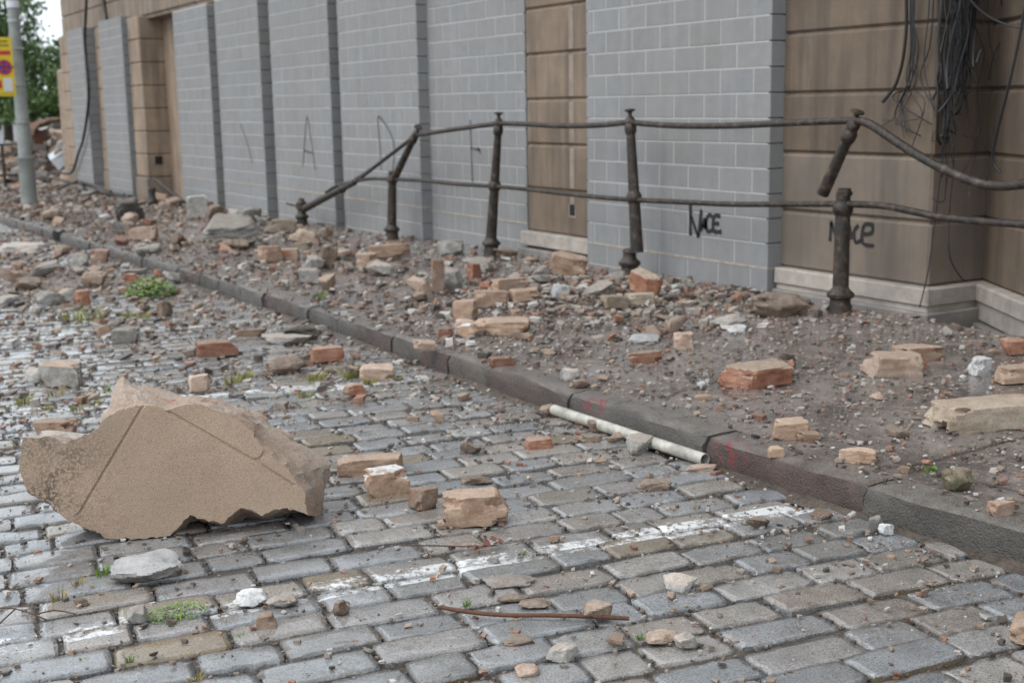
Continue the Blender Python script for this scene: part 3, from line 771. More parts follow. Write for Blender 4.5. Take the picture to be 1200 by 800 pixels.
# main curtain at the arris and over the return
for i in range(42):
    y = 6.72 + r5.uniform(-.02, .06); x = 7.52 + abs(r5.gauss(0, .22)); yy = 6.70 - r5.uniform(0, .12)
    if x > 8.1: x = 7.9
    zend = r5.choice((1.1, 1.35, 1.5, 1.6, 1.75, 1.9)) + r5.uniform(-.12, .12)
    P = [(7.5 + r5.uniform(-.03, .2), 6.66 + r5.uniform(-.05, .05), 3.2)]
    z = 2.9; cx = x
    while z > zend:
        P.append((cx, yy + r5.uniform(-.03, .03), z)); cx += r5.uniform(-.07, .07); cx = max(7.52, cx); z -= r5.uniform(.16, .3)
    P.append((cx + r5.uniform(-.08, .08), yy + r5.uniform(-.08, .08), zend))
    if r5.random() < .35: P.append((cx + r5.uniform(-.1, .1), yy + r5.uniform(-.1, .1), zend + r5.uniform(.0, .12)))
    cable('strand', P, r5.choice((.002, .0025, .003, .004, .005, .009)), bun)
# the two thick tails before the front face
for i in range(9):
    P = [(7.5, 7.0 - r5.uniform(0, .06), 3.1), (7.52, 6.98 - r5.uniform(0, .05), 2.45), (7.54, 6.95 - r5.uniform(-.02, .05), 2.1), (7.55, 6.98 + r5.uniform(-.05, .04), 1.85), (7.55, 6.95 + r5.uniform(-.14, .2), 1.70 + r5.uniform(-.16, .05)), (7.55, 6.95 + r5.uniform(-.2, .3), 1.6 + r5.uniform(-.22, .08))]
    cable('strand', P, r5.choice((.003, .004, .006, .010)), bun)
for P in ([(7.5, 6.8, 3), (7.55, 6.83, 2.4), (7.56, 6.86, 2.0), (7.56, 6.78, 1.72), (7.55, 6.7, 1.55)], [(7.5, 6.76, 3), (7.56, 6.8, 2.2), (7.57, 6.9, 1.9), (7.57, 6.76, 1.66)],
          [(7.6, 6.62, 1.9), (7.62, 6.6, 1.3), (7.62, 6.62, .9), (7.6, 6.58, .6), (7.75, 6.6, .42), (7.85, 6.62, .38)], [(7.55, 6.62, 1.6), (7.54, 6.66, 1.0), (7.48, 6.67, .5), (7.46, 6.72, .2)]):
    cable('strand', P, .005, bun, .004)
tag(cable('hanging_cable', [(7.45, 7.05, 3.2), (7.52, 7.02, 2.46), (7.54, 7.05, 2.1), (7.55, 7.12, 1.86), (7.55, 7.25, 1.72)], .013), 'single black cable with a loose end on the pilaster face beside the tangled bundle', 'cable')
tag(cable('hanging_cable', [(7.6, 5.95, 3.0), (7.6, 6.02, 2.4), (7.6, 6.1, 1.9), (7.62, 6.22, 1.5), (7.64, 6.26, 1.3), (7.66, 6.22, 1.22)], .011), 'single black cable hooked at its end before the slanting wall', 'cable')
tag(cable('hanging_cable', [(7.55, 6.6, 2.62), (7.62, 6.45, 2.38), (7.7, 6.25, 2.24), (7.75, 6.0, 2.22), (7.75, 5.6, 2.3)], .009), 'black cable sagging sideways from the tangled bundle', 'cable')

# ------------------------------------------------------------------ the big slab of fallen render
SO = Vector((1.189, 5.252, -.012)); ST = Vector((.9222, -.3868, 0)); SU = Vector((.0538, .1283, .9903)); SN = ST.cross(SU)
OUT = [(.089, .568), (-.009, .551), (-.045, .534), (-.077, .511), (-.111, .473), (-.139, .452), (-.194, .44), (-.236, .422), (-.265, .436), (-.3, .454), (-.347, .455), (-.389, .458), (-.406, .416), (-.417, .367), (-.423, .324), (-.409, .28), (-.394, .23), (-.348, .202), (-.302, .175), (-.257, .122), (-.222, .102), (-.187, .081), (-.129, .043), (-.07, .012), (.002, .015), (.087, .006), (.142, .014), (.198, .033), (.226, .069), (.261, .095), (.322, .07), (.382, .054), (.421, .089), (.459, .113), (.508, .1), (.544, .082), (.601, .098), (.657, .107), (.7, .086), (.743, .064), (.735, .116), (.728, .167), (.694, .233), (.64, .293), (.581, .353), (.545, .392), (.517, .444), (.475, .484), (.427, .511), (.379, .533), (.307, .555), (.246, .564), (.209, .547), (.178, .542), (.136, .557)]
GROOVE = [[(.088, .565), (-.21, .099)], [(.178, .541), (.541, .304), (.71, .183)], [(.541, .304), (.581, .35)]]
# how far the back edge lies behind each front point, and where: (index, da, db, depth)
BK = {0: (-.085, .085, .27), 1: (-.028, .125, .29), 2: (-.032, .095, .25), 3: (-.01, .05, .16), 5: (.02, .0, .09), 8: (.02, 0, .06), 12: (.02, 0, .05), 14: (.04, -.04, .10), 16: (.06, -.12, .18), 20: (.04, -.10, .24), 24: (.0, .0, .28), 28: (0, -.08, .30), 32: (.02, -.11, .30), 36: (.04, -.10, .30), 39: (.06, -.05, .28), 40: (.09, .0, .28), 41: (.12, .01, .30), 42: (.16, .01, .31), 43: (.106, .04, .31), 45: (.075, .03, .31), 47: (.04, -.0, .31), 49: (.05, -.01, .31), 51: (.05, .012, .31), 53: (-.02, .055, .31), 54: (-.075, .08, .30)}
nO = len(OUT); kk = sorted(BK)
def bk(i):
    for a, b in zip(kk, kk[1:] + [kk[0] + nO]):
        if a <= i <= b or (i < a and i + nO <= b and b >= nO and i + nO >= a):
            j = i if i >= a else i + nO; t = (j - a) / (b - a); A = BK[a]; B = BK[b % nO]
            return [A[q] + (B[q] - A[q]) * t for q in range(3)]
def dense(poly, step):
    out = []
    for i, a in enumerate(poly):
        b = poly[(i + 1) % len(poly)]; L = math.hypot(b[0] - a[0], b[1] - a[1]); m = max(1, int(L / step))
        for k in range(m): out.append((i + k / m, a[0] + (b[0] - a[0]) * k / m, a[1] + (b[1] - a[1]) * k / m))
    return out
D = dense(OUT, .013)
def jag(x, y, s): return noise.noise(Vector((x * 38, y * 38, s))) * .009 + noise.noise(Vector((x * 90, y * 90, s))) * .006 + noise.noise(Vector((x * 16, y * 16, s))) * .009
edge = [(i, x + jag(x, y, 1), y + jag(x, y, 9)) for i, x, y in D]
pts2 = [Vector((x, y)) for i, x, y in edge]; ne = len(pts2)
def segd(p, a, b):
    a = Vector(a); b = Vector(b); ab = b - a; t = max(0, min(1, (p - a).dot(ab) / ab.length_squared)); return (p - (a + ab * t)).length
r8 = random.Random(8)
for g in GROOVE:
    for a, b in zip(g, g[1:]):
        a = Vector(a); b = Vector(b); L = (b - a).length; nn = Vector((-(b - a).y, (b - a).x)).normalized()
        for k in range(1, int(L / .018)):
            for o in (-.008, -.003, .003, .008): pts2.append(a + (b - a) * (k * .018 / L) + nn * o)
for i in range(-22, 40):
    for j in range(0, 30):
        p = Vector((i * .02 + r8.uniform(-.005, .005), j * .02 + r8.uniform(-.005, .005)))
        if min(segd(p, a, b) for g in GROOVE for a, b in zip(g, g[1:])) > .014: pts2.append(p)
res = geometry.delaunay_2d_cdt(pts2, [(i, (i + 1) % ne) for i in range(ne)], [], 1, 1e-5)
cv, cf = res[0], res[2]
def slabpt(x, y, dep): return SO + ST * x + SU * y - SN * dep
sV = []
for p in cv:
    dg = min(segd(p, a, b) for g in GROOVE for a, b in zip(g, g[1:]))
    dep = .012 * max(0, 1 - dg / .0065) if dg < .0065 else 0
    dep += .006 * noise.noise(Vector((p.x * 4, p.y * 4, 2))) + .0015 * noise.noise(Vector((p.x * 60, p.y * 60, 2)))
    sV.append(slabpt(p.x, p.y, dep))
orig = {}
for k, o in enumerate(res[3]):
    for q in o:
        if q < ne: orig[q] = k
sF = [tuple(f) for f in cf]; nfront = len(sF)
NL = 14; ring = [[orig[q] for q in range(ne)]]
cen = Vector((.15, .3))
for l in range(1, NL + 1):
    row = []
    for q in range(ne):
        i, x, y = edge[q]; da, db, dep = bk(i % nO); t = l / NL
        x += (D[q][1] - x) * min(1, t * 2.5); y += (D[q][2] - y) * min(1, t * 2.5)
        e = math.sin(math.pi * t)
        amp = .028 * min(1, dep / .2) * min(1, t * 3)
        jx = amp * noise.noise(Vector((x * 11, y * 11, t * dep * 22))) + amp * .5 * noise.noise(Vector((x * 34, y * 34, t * dep * 60)))
        out = (Vector((x, y)) - cen).normalized()
        if t > .1 and dep > .15: jx -= .010 + .012 * noise.noise(Vector((x * 7, y * 7, 4)))   # the render layer stands proud of the masonry
        tt = t
        row.append(len(sV)); sV.append(slabpt(x + da * tt + out.x * jx, y + db * tt + out.y * jx, dep * t))
    ring.append(row)
for l in range(NL):
    for q in range(ne):
        q2 = (q + 1) % ne; sF.append((ring[l][q2], ring[l][q], ring[l + 1][q], ring[l + 1][q2]))
b = len(sV); sV.append(slabpt(.2, .3, .30))
for q in range(ne): sF.append((ring[NL][(q + 1) % ne], ring[NL][q], b))
minz = 0.0
for v in sV:
    if v.z < -.012: v.z = -.012
slab = make('wall_slab', sV, sF, [M['slabface'], M['slabside']], smooth=True, origin=SO + ST * .15)
bm = bmesh.new(); bm.from_mesh(slab.data); bmesh.ops.recalc_face_normals(bm, faces=bm.faces); bm.to_mesh(slab.data); bm.free()
slab.data.polygons.foreach_set('material_index', [0 if i < nfront + ne else 1 for i in range(len(sF))])
slab.data.set_sharp_from_angle(angle=R(26))
tag(slab, 'huge jagged slab of tan rendered masonry with scored lines on the cobbled road', 'wall slab')

# ------------------------------------------------------------------ pieces of rubble
def cube_dirs(n):
    key = {}; V = []; Fc = []
    def vid(p):
        k = tuple(round(c, 5) for c in p)
        if k not in key: key[k] = len(V); V.append(Vector(p))
        return key[k]
    t = [math.tan((-1 + 2 * i / n) * math.pi / 4) * .35 + (-1 + 2 * i / n) * .65 for i in range(n + 1)]
    for ax in range(3):
        for s in (-1, 1):
            for i in range(n):
                for j in range(n):
                    q = []
                    for a, b in ((i, j), (i + 1, j), (i + 1, j + 1), (i, j + 1)):
                        p = [0, 0, 0]; p[ax] = s; p[(ax + 1) % 3] = t[a]; p[(ax + 2) % 3] = t[b]; q.append(vid(p))
                    Fc.append(tuple(q) if s > 0 else tuple(q[::-1]))
    return V, Fc
CD = {n: cube_dirs(n) for n in (3, 4, 9, 12)}
def rand_unit(r):
    v = Vector((r.gauss(0, 1), r.gauss(0, 1), r.gauss(0, 1))); return v.normalized()
def chunk_mesh(name, dims, seed, style='brick', n=9, rough=.035, mats=(), top=None):
    r = random.Random(seed); dirs, Fc = CD[n]; pl = []
    if style == 'brick':
        for ax in range(3):
            for s in (-1, 1):
                v = Vector((0, 0, 0)); v[ax] = s; v += rand_unit(r) * (.05 if ax == 2 else .08); v.normalize(); pl.append((v, r.uniform(.92, 1.0)))
        for _ in range(r.randrange(6, 10)):          # knocked-off arrises and corners
            v = Vector((r.choice((-1, 1)), r.choice((-1, 1)) * r.choice((0, 1, 1)), r.choice((-1, 1, 1)) * r.choice((0, .6, 1)))) + rand_unit(r) * .35
            v.normalize(); s1 = sum(abs(c) for c in v); pl.append((v, s1 * r.uniform(.76, .95)))
        s = r.choice((-1, 1)); v = Vector((s, r.uniform(-.5, .5), r.uniform(-.4, .4))).normalized(); pl.append((v, r.uniform(.72, .95)))
    elif style == 'slab':
        for ax in range(3):
            for s in (-1, 1):
                v = Vector((0, 0, 0)); v[ax] = s; v += rand_unit(r) * (.03 if ax == 2 else .3); v.normalize(); pl.append((v, r.uniform(.8, 1.0)))
        for _ in range(5):
            a = r.uniform(0, 6.28); v = Vector((math.cos(a), math.sin(a), r.uniform(-.3, .3))).normalized(); pl.append((v, r.uniform(.8, 1.05)))
    else:
        pl = [(Vector((0, 0, -1)), .72), (Vector((0, 0, 1)) + rand_unit(r) * .25, r.uniform(.75, .95))]
        pl = [(v.normalized(), h) for v, h in pl]
        for _ in range(r.randrange(11, 16)): pl.append((rand_unit(r), r.uniform(.72, 1.05)))
        for ax in range(3):
            for s in (-1, 1):
                v = Vector((0, 0, 0)); v[ax] = s; v += rand_unit(r) * .35; v.normalize(); pl.append((v, r.uniform(.85, 1.0)))
    if style == 'shard':
        pl = []
        for ax in range(3):
            for s in (-1, 1):
                v = Vector((0, 0, 0)); v[ax] = s; v += rand_unit(r) * .45; v.normalize(); pl.append((v, r.uniform(.7, 1.0)))
        for _ in range(4): v = rand_unit(r); pl.append((v, r.uniform(.6, .95)))
    V = []; pid = []
    so = r.uniform(0, 90)
    bites = []
    if n > 4 and style != 'slab':
        for _ in range(r.randrange(2, 5)):
            bites.append((Vector((r.choice((-1, 1)), r.choice((-1, 1)) * r.choice((1, 1, .3)), r.choice((1, 1, -1)) * r.uniform(.4, 1))), r.uniform(.45, .85), r.uniform(.22, .45)))
    for d in dirs:
        best = 9; bi = 0
        for i, (v, h) in enumerate(pl):
            c = v.dot(d)
            if c > 1e-4 and h / c < best: best = h / c; bi = i
        p = d * best
        nz = noise.noise(p * 2.2 + Vector((so, 0, 0))) * rough + noise.noise(p * 6.5 + Vector((0, so, 0))) * rough * .55
        for bc, br, bs in bites:
            dd = (p - bc).length + .25 * noise.noise(p * 3.1 + bc)
            if dd < br: p = p * (1 - bs * min(1.0, 1.6 * (1 - dd / br)))
        p = p * (1 + nz); V.append(Vector((p.x * dims[0] / 2, p.y * dims[1] / 2, p.z * dims[2] / 2))); pid.append(bi)
    me = bpy.data.meshes.new(name); me.from_pydata(V, [], Fc)
    for m in mats: me.materials.append(m)
    me.polygons.foreach_set('use_smooth', [True] * len(Fc)); me.update()
    if len(mats) > 1:
        ix = []
        for p in me.polygons:
            c = p.center
            if top == 'spot': hit = p.normal.z > .75 and noise.noise(Vector((c.x * 22 + so, c.y * 22, 0))) > -.15
            elif top == 'side': hit = p.normal.x > .5 or p.normal.y < -.75
            else: hit = p.normal.z > .62
            ix.append(1 if hit else 0)
        me.polygons.foreach_set('material_index', ix)
    me.set_sharp_from_angle(angle=R(20 if n > 4 else 8))
    return me
def ground_z(X, Y, lv):
    return gz(Y) + (.142 if lv == 'p' else 0.0) + pile_h(X, Y, lv)
def rest(o, X, Y, lv, sink=.006, z=None):
    """set the piece down on the ground at its lowest point"""
    m = o.rotation_euler.to_matrix() @ Matrix.Diagonal(o.scale)
    lo = min((m @ v.co).z for v in o.data.vertices)
    o.location = (X, Y, (ground_z(X, Y, lv) if z is None else z) - lo - sink)

HERO=[
('conc',1.138,4.766,'r',0.26,0.156,0.079,-25,'grey concrete lump with white plaster top beside the big slab on the road','white'),
('tan',2.517,4.658,'r',0.268,0.134,0.129,-27,'large squarish tan brick block lying alone on the grey setts',None),
('tan',2.373,5.279,'r',0.201,0.131,0.108,-5,'tan brick half with a white plaster smear on its top','white_spot'),
('tan',2.467,5.608,'r',0.333,0.117,0.082,-22,'long flat tan brick behind the brick half with white smear',None),
('mix',2.417,4.965,'r',0.111,0.078,0.093,5,'small tan and orange brick corner between slab and squarish brick',None),
('mort',2.796,5.164,'r',0.144,0.072,0.041,-30,'low brown mortar lump on the setts behind the squarish tan brick',None),
('red',3.388,5.558,'r',0.146,0.102,0.05,-15,'red-topped brick fragment on the setts near the white pipe',None),
('tan',1.643,8.706,'r',0.279,0.167,0.143,-42,'tan brick with red paint mark and grey mortar,on the setts beyond the slab','conc'),
('conc',1.503,8.956,'r',0.148,0.119,0.111,-30,'grey mortar lump touching the red-marked tan brick',None),
('tan',1.302,7.303,'r',0.231,0.127,0.086,-30,'tan brick piece tucked just behind the low end of the big slab',None),
('conc',1.319,7.112,'r',0.254,0.127,0.064,-30,'pale grey plaster flake between brick piece and the big slab',None),
('pink',2.332,7.99,'r',0.124,0.074,0.098,-10,'small upright pinkish tan brick beyond the top of the big slab',None),
('red',2.813,9.136,'r',0.279,0.153,0.106,-18,'clean orange-red brick lying flat on the wet setts',None),
('pink',3.401,7.615,'r',0.231,0.162,0.092,-25,'pale pink topped brick with weeds around it beside the kerb',None),
('mort',2.991,8.234,'r',0.27,0.162,0.134,-20,'brown-grey mortar boulder on the setts near the kerb',None),
('red',3.379,8.428,'r',0.22,0.132,0.101,-10,'rough orange brick lump between mortar boulder and kerb',None),
('conc',2.423,10.218,'r',0.195,0.156,0.103,-30,'small square grey concrete cube on the wet setts,square cut',None),
('dark',3.587,9.442,'r',0.256,0.154,0.107,-20,'dark hollow lump resting against the kerb face',None),
('slab',3.43,9.343,'r',0.326,0.228,0.064,-30,'thin grey slab in front of the dark lump',None),
('tan',3.299,9.816,'r',0.237,0.095,0.056,-25,'thin tan brick slip beside the thin grey slab',None),
('mort',3.084,7.263,'r',0.125,0.1,0.085,0,'dark grey lump with an orange brick face on the setts','red'),
('mort',3.451,4.651,'r',0.148,0.089,0.043,-40,'brown mortar lump on the setts below the pipe mouth',None),
('mort',3.819,5.663,'r',0.083,0.05,0.068,-30,'small pointed stone leaning on the white pipe',None),
('mort',3.663,5.497,'r',0.117,0.07,0.051,-30,'dark wedge of mortar lying at the side of the white pipe',None),
('pink',3.807,4.745,'r',0.152,0.076,0.034,-30,'flat pale stone at the mouth of the white pipe',None),
('conc',3.863,3.666,'r',0.063,0.057,0.063,-30,'grey pointed stone in the gutter against the kerb',None),
('white',3.854,3.599,'r',0.059,0.041,0.045,-30,'small white plaster chip beside the pointed gutter stone',None),
('tan',3.456,2.6,'r',0.14,0.098,0.067,30,'broken tan brick at the foot of the kerb by the gutter dirt',None),
('mort',2.368,3.505,'r',0.095,0.086,0.053,-25,'brown crumbly mortar cube sitting on the end of the rusty rod',None),
('conc',2.094,3.287,'r',0.088,0.07,0.063,0,'angular pale grey stone standing in front of the rusty rod',None),
('conc',2.755,3.557,'r',0.104,0.083,0.065,-55,'tilted grey stone lump on the setts below the white line',None),
('conc',2.474,3.157,'r',0.071,0.057,0.047,-15,'pointed pale stone next to a flat brown stone',None),
('mort',2.437,3.239,'r',0.098,0.079,0.027,-30,'flat brown stone next to the pointed pale stone',None),
('mort',2.023,3.466,'r',0.088,0.053,0.029,-10,'brown wedge of mortar just below the rusty rod',None),
('pink',1.929,3.25,'r',0.069,0.062,0.038,-30,'small cracked buff stone below the angular pale stone',None),
('conc',2.269,3.95,'r',0.176,0.088,0.025,-20,'flat grey broken slate piece above the rusty rod',None),
('mort',2.209,3.816,'r',0.098,0.039,0.021,-30,'thin brown stone chip between grey slate and rusty rod',None),
('white',1.401,4.306,'r',0.107,0.086,0.055,-30,'rounded off-white stone near the end of the white line',None),
('conc',1.484,4.224,'r',0.094,0.085,0.039,-30,'rounded grey stone touching the off-white stone',None),
('tan',1.363,4.052,'r',0.069,0.048,0.051,-20,'small tan block wedged in a joint below the off-white stone',None),
('mort',1.626,4.028,'r',0.06,0.036,0.06,10,'brown upright brick sliver beside the white line',None),
('conc',0.996,4.354,'r',0.065,0.052,0.062,-30,'small grey cone of stone beside the creeping weed',None),
('mort',2.25,3.727,'r',0.1,0.08,0.022,-30,'dark pebble of mortar beside the flat slate piece',None),
('red',4.871,5.583,'p',0.4,0.22,0.114,-8,'red brick with a thick crust of tan mortar on the pavement','plas'),
('yel',5.174,4.193,'p',0.523,0.235,0.125,-18,'long cream and tan block of masonry on the pavement by the kerb crack',None),
('pink',5.704,5.329,'p',0.316,0.174,0.122,-35,'pale buff stone block leaning on a hollow brick',None),
('tan',6.148,5.551,'p',0.355,0.16,0.091,-10,'tan hollow brick with orange core behind the pale buff block','mix'),
('tan',6.137,4.775,'p',0.253,0.127,0.093,-20,'tan brick end lying beside the red brick knob',None),
('red',6.811,5.36,'p',0.135,0.122,0.093,-30,'rounded red brick knob on the pavement',None),
('white',6.135,5.044,'p',0.124,0.099,0.105,-10,'whitish grey plaster lump between buff block and tan brick end',None),
('mort',6.663,7.392,'p',0.355,0.249,0.184,-20,'rough brown chunk of rubble beside the broken railing stump',None),
('conc',6.026,7.188,'p',0.226,0.135,0.095,-10,'pale grey slate flake near the rough brown chunk',None),
('white',5.92,6.986,'p',0.133,0.106,0.061,-30,'little white chip under the pale grey slate flake',None),
('tan',6.633,10.289,'p',0.331,0.199,0.171,-38,'big tan block with sloping top on the rubble pile by the stone pilaster',None),
('red',6.24,8.528,'p',0.264,0.132,0.164,-65,'brick tilted on edge at the foot of the broken railing base','plas'),
('yel',6.054,8.354,'p',0.234,0.141,0.092,-25,'yellow brick lying beside the tilted brick',None),
('yel',5.805,8.345,'p',0.205,0.144,0.097,-10,'yellowish half brick in front of the yellow brick',None),
('tan',4.551,7.983,'p',0.401,0.241,0.099,-25,'broad flat tan slab broken at one end on the pavement',None),
('white',4.279,8.001,'p',0.164,0.115,0.108,-60,'tan lump with a white plaster face next to the broad tan slab','tan'),
('red',4.139,8.048,'p',0.103,0.082,0.071,-30,'small dark red brick bit beside the white-faced lump',None),
('white',5.65,8.884,'p',0.146,0.117,0.123,-5,'bright white plaster wedge in the rubble pile',None),
('slab',5.916,8.744,'p',0.233,0.14,0.105,0,'grey flat shard leaning on the rubble pile',None),
('tan',5.537,9.543,'p',0.307,0.153,0.115,-15,'tan brick bat at the back of the rubble pile','mix'),
('tan',5.127,9.156,'p',0.259,0.156,0.12,-25,'tan brick bat in front of the pile with a dark side',None),
('tan',4.67,8.745,'p',0.176,0.141,0.139,-40,'stubby tan half brick above the white-faced lump',None),
('tan',5.38,9.03,'p',0.233,0.14,0.103,-25,'buff half brick in the middle of the rubble pile',None),
('mix',5.179,10.197,'p',0.113,0.102,0.29,-20,'upright orange and brown brick pier stub on the pavement',None),
('conc',5.362,10.257,'p',0.169,0.152,0.219,-30,'grey mortar stub joined to the upright brick stub',None),
('red',5.855,10.746,'p',0.121,0.097,0.168,5,'bright orange brick shard standing among the rubble',None),
('white',5.167,7.081,'p',0.2,0.14,0.057,-20,'flat stone with a clean white top on the pavement','white'),
('red',4.752,6.498,'p',0.211,0.084,0.065,-22,'dark brick strip with a red groove on the pavement','plas'),
('red',3.948,6.907,'p',0.16,0.08,0.06,-20,'thin red-brown brick slip close to the kerb edge',None),
('conc',4.044,6.265,'p',0.1,0.07,0.094,-20,'grey brick end with orange edge near the kerb',None),
('mort',3.987,6.081,'p',0.103,0.092,0.06,-30,'round brown lump beside the grey brick end',None),
('tan',4.214,4.584,'p',0.167,0.117,0.081,-20,'flat tan mortar chunk near the kerb edge',None),
('tan',4.25,4.484,'p',0.114,0.08,0.042,-30,'small tan chip touching the flat tan mortar chunk',None),
('tan',3.933,4.358,'p',0.078,0.063,0.044,-30,'little tan stone on the kerb above the red paint',None),
('tan',4.176,4.085,'p',0.154,0.077,0.06,-45,'wedge shaped buff stone at the edge of the kerb joint',None),
('moss',4.199,3.547,'p',0.11,0.099,0.111,-30,'mossy brown lump of mortar at the pavement joint',None),
('mix',4.077,3.227,'p',0.09,0.054,0.055,-10,'red and white chip on the kerbstone',None),
('pink',5.242,6.716,'p',0.141,0.113,0.105,-30,'round orange-pink pebble of brick near the dark brick strip',None),
('slab',5.181,15.929,'p',0.701,0.561,0.322,-25,'big tilted grey cornice slab propped on small rubble','conc'),
('mort',5.092,15.525,'p',0.316,0.284,0.139,-30,'grey stone under the tilted cornice slab',None),
('white',5.742,19.179,'p',0.308,0.185,0.422,-30,'upright grey block with a pale face beside the tilted slab','conc'),
('mort',5.671,18.104,'p',0.269,0.215,0.363,0,'broken brown boulder leaning on the pale-faced block',None),
('conc',6.278,18.399,'p',0.392,0.275,0.245,-15,'jagged grey rubble lump behind the tilted slab',None),
('dark',5.228,21.463,'p',0.362,0.289,0.41,0,'dark hollow shell of render standing on the pavement by the bent rails',None),
('tan',4.932,13.868,'p',0.234,0.187,0.169,0,'tan square brick in front of the tilted slab',None),
('mix',5.182,13.924,'p',0.24,0.144,0.127,-25,'orange-ended brick beside the tan square brick',None),
('yel',5.637,14.639,'p',0.205,0.143,0.118,-30,'small yellow brick bit beyond the orange-ended brick',None),
('yel',6.352,17.356,'p',0.432,0.173,0.17,-20,'yellowish brick at the foot of the fallen railing post',None),
('conc',4.533,11.654,'p',0.213,0.17,0.134,-30,'low grey mortar block below the upright rubble cluster',None),
('conc',4.797,12.189,'p',0.191,0.152,0.172,-10,'grey lump in the upright rubble cluster',None),
('mort',4.951,12.225,'p',0.182,0.109,0.283,-30,'upright brown stone of the rubble cluster',None),
('mort',5.646,13.52,'p',0.298,0.208,0.14,-30,'dark brown lump touching the upright brown stone',None),
('tan',6.149,13.29,'p',0.469,0.164,0.141,-25,'long tan brick near the standing railing post',None),
('pink',5.458,12.39,'p',0.233,0.163,0.154,-20,'pinkish orange brick lump on the pavement by the long tan brick',None),
('conc',6.807,13.031,'p',0.262,0.184,0.204,-30,'grey wedge shaped stone near the base of the tall unbroken railing post',None),
('mort',7.145,12.338,'p',0.208,0.166,0.113,-30,'round brown stone by the tall unbroken railing post',None),
('pink',3.803,7.702,'p',0.153,0.092,0.083,-20,'pale flat stone resting on the edge of the kerb',None),
('slab',3.116,18.904,'r',0.589,0.412,0.219,-30,'large grey plaster sheet lying on the littered road near the lamp post',None),
('mort',2.394,14.247,'r',0.296,0.178,0.134,-40,'dark brown rubble lump on the littered road near the lamp post',None),
('red',2.62,12.715,'r',0.128,0.09,0.137,0,'orange brick end standing in the rubble heap on the setts',None),
('conc',2.527,12.941,'r',0.199,0.139,0.14,-30,'pinkish grey lump in the rubble heap on the setts','pink'),
('conc',2.319,12.896,'r',0.213,0.149,0.145,-30,'grey stone at the low end of the rubble heap on the setts',None),
('mort',3.003,13.928,'r',0.27,0.189,0.166,-30,'brown-grey boulder crowning the rubble heap on the setts',None),
('conc',3.24,15.762,'r',0.232,0.163,0.226,-30,'grey upright lump by the kerb beyond the leafy weed',None),
('mix',3.685,16.647,'r',0.215,0.151,0.157,-30,'red and brown lump by the kerb beyond the leafy weed',None),
('slab',3.682,14.986,'r',0.301,0.21,0.107,-20,'flat slab of masonry by the leafy green weed',None),
('red',3.443,14.131,'r',0.158,0.11,0.089,-30,'red brick bit by the leafy green weed',None),
('mort',3.042,11.384,'r',0.137,0.109,0.144,-30,'dark stone on the road beyond the leafy green weed',None),
('pink',4.562,17.799,'p',0.361,0.217,0.178,-30,'pinkish lump on the pavement kerb edge near the lamp post',None),
('slab',4.234,16.761,'p',0.232,0.163,0.131,-10,'tilted grey tile on the kerb edge near the lamp post',None),
('mort',4.426,23.082,'p',0.335,0.268,0.213,-30,'brown clod on the pavement near the lamp post',None),
('dark',4.757,29.074,'p',0.289,0.232,0.166,-30,'dark scrap lying at the foot of the lamp post',None),
]


STYLE = {'tan': 'brick', 'red': 'brick', 'mix': 'brick', 'yel': 'brick', 'pink': 'brick', 'mort': 'rock', 'conc': 'rock', 'white': 'rock', 'dark': 'rock', 'moss': 'rock', 'slab': 'slab', 'plas': 'rock'}
CATN = {'tan': ('broken_brick', 'brick'), 'red': ('broken_brick', 'brick'), 'mix': ('broken_brick', 'brick'), 'yel': ('broken_brick', 'brick'), 'pink': ('broken_stone', 'stone'), 'mort': ('mortar_lump', 'rubble'), 'conc': ('concrete_lump', 'rubble'), 'white': ('plaster_lump', 'rubble'), 'dark': ('dark_lump', 'rubble'), 'moss': ('mossy_lump', 'rubble'), 'slab': ('render_slab', 'slab')}
taken = []
import re
SHORT = [(q[1], q[2], q[3], ' '.join(re.split(r' (?:with|on|lying|beside|behind|between|near|in|at|from|next|touching|tucked|beyond|resting|sitting|standing|leaning|below|above|wedged|under|joined|close|right|propped|just|by|and) ', q[8])[0].split()[:7])) for q in HERO]
for i, (k, X, Y, lv, w, d, h, yaw, label, top) in enumerate(HERO):
    r = random.Random(1000 + i)
    style = STYLE[k]
    if k == 'pink' and 'stone' in label and 'block' not in label: style = 'rock'
    if k == 'conc' and ('cube' in label or 'block' in label): style = 'brick'
    if k == 'white' and 'block' in label: style = 'brick'
    mats = [M[k]]; tp = None
    if top == 'white_spot': mats.append(M['white']); tp = 'spot'
    elif top:
        mats.append(M[top]); tp = 'side' if top in ('mix', 'red', 'tan', 'conc') else 'top'
    if 'tilted grey cornice' in label: w, d, h = .62, .6, .15
    if 'upright grey block with a pale face' in label: h = .34
    if k == 'slab' and 'cornice' not in label: h = min(h, .28 * d)
    grow = 1.12 if style == 'rock' else 1.04
    me = chunk_mesh(CATN[k][0], (w * grow, d * grow, h * grow), 300 + i, style, 9 if max(w, d) < .12 else 12, .055 if style == 'brick' else .085, mats, tp)
    o = link(CATN[k][0], me); o.rotation_euler = (r.uniform(-.05, .05), r.uniform(-.05, .05), R(yaw))
    z = None
    if 'tilted grey cornice' in label: o.rotation_euler = (R(13), R(6), R(yaw)); z = ground_z(X, Y, lv) + .13
    if 'sitting on the end of the rusty rod' in label: z = .012
    if 'tilted on edge' in label: o.rotation_euler = (R(12), R(22), R(yaw))
    if 'leaning on the rubble pile' in label: o.rotation_euler = (R(14), R(-20), R(yaw))
    if 'sloping top' in label: o.rotation_euler = (R(10), R(14), R(yaw))
    rest(o, X, Y, lv, .006, z)
    tag(o, label, CATN[k][1]); taken.append((X, Y, max(w, d) / 2))
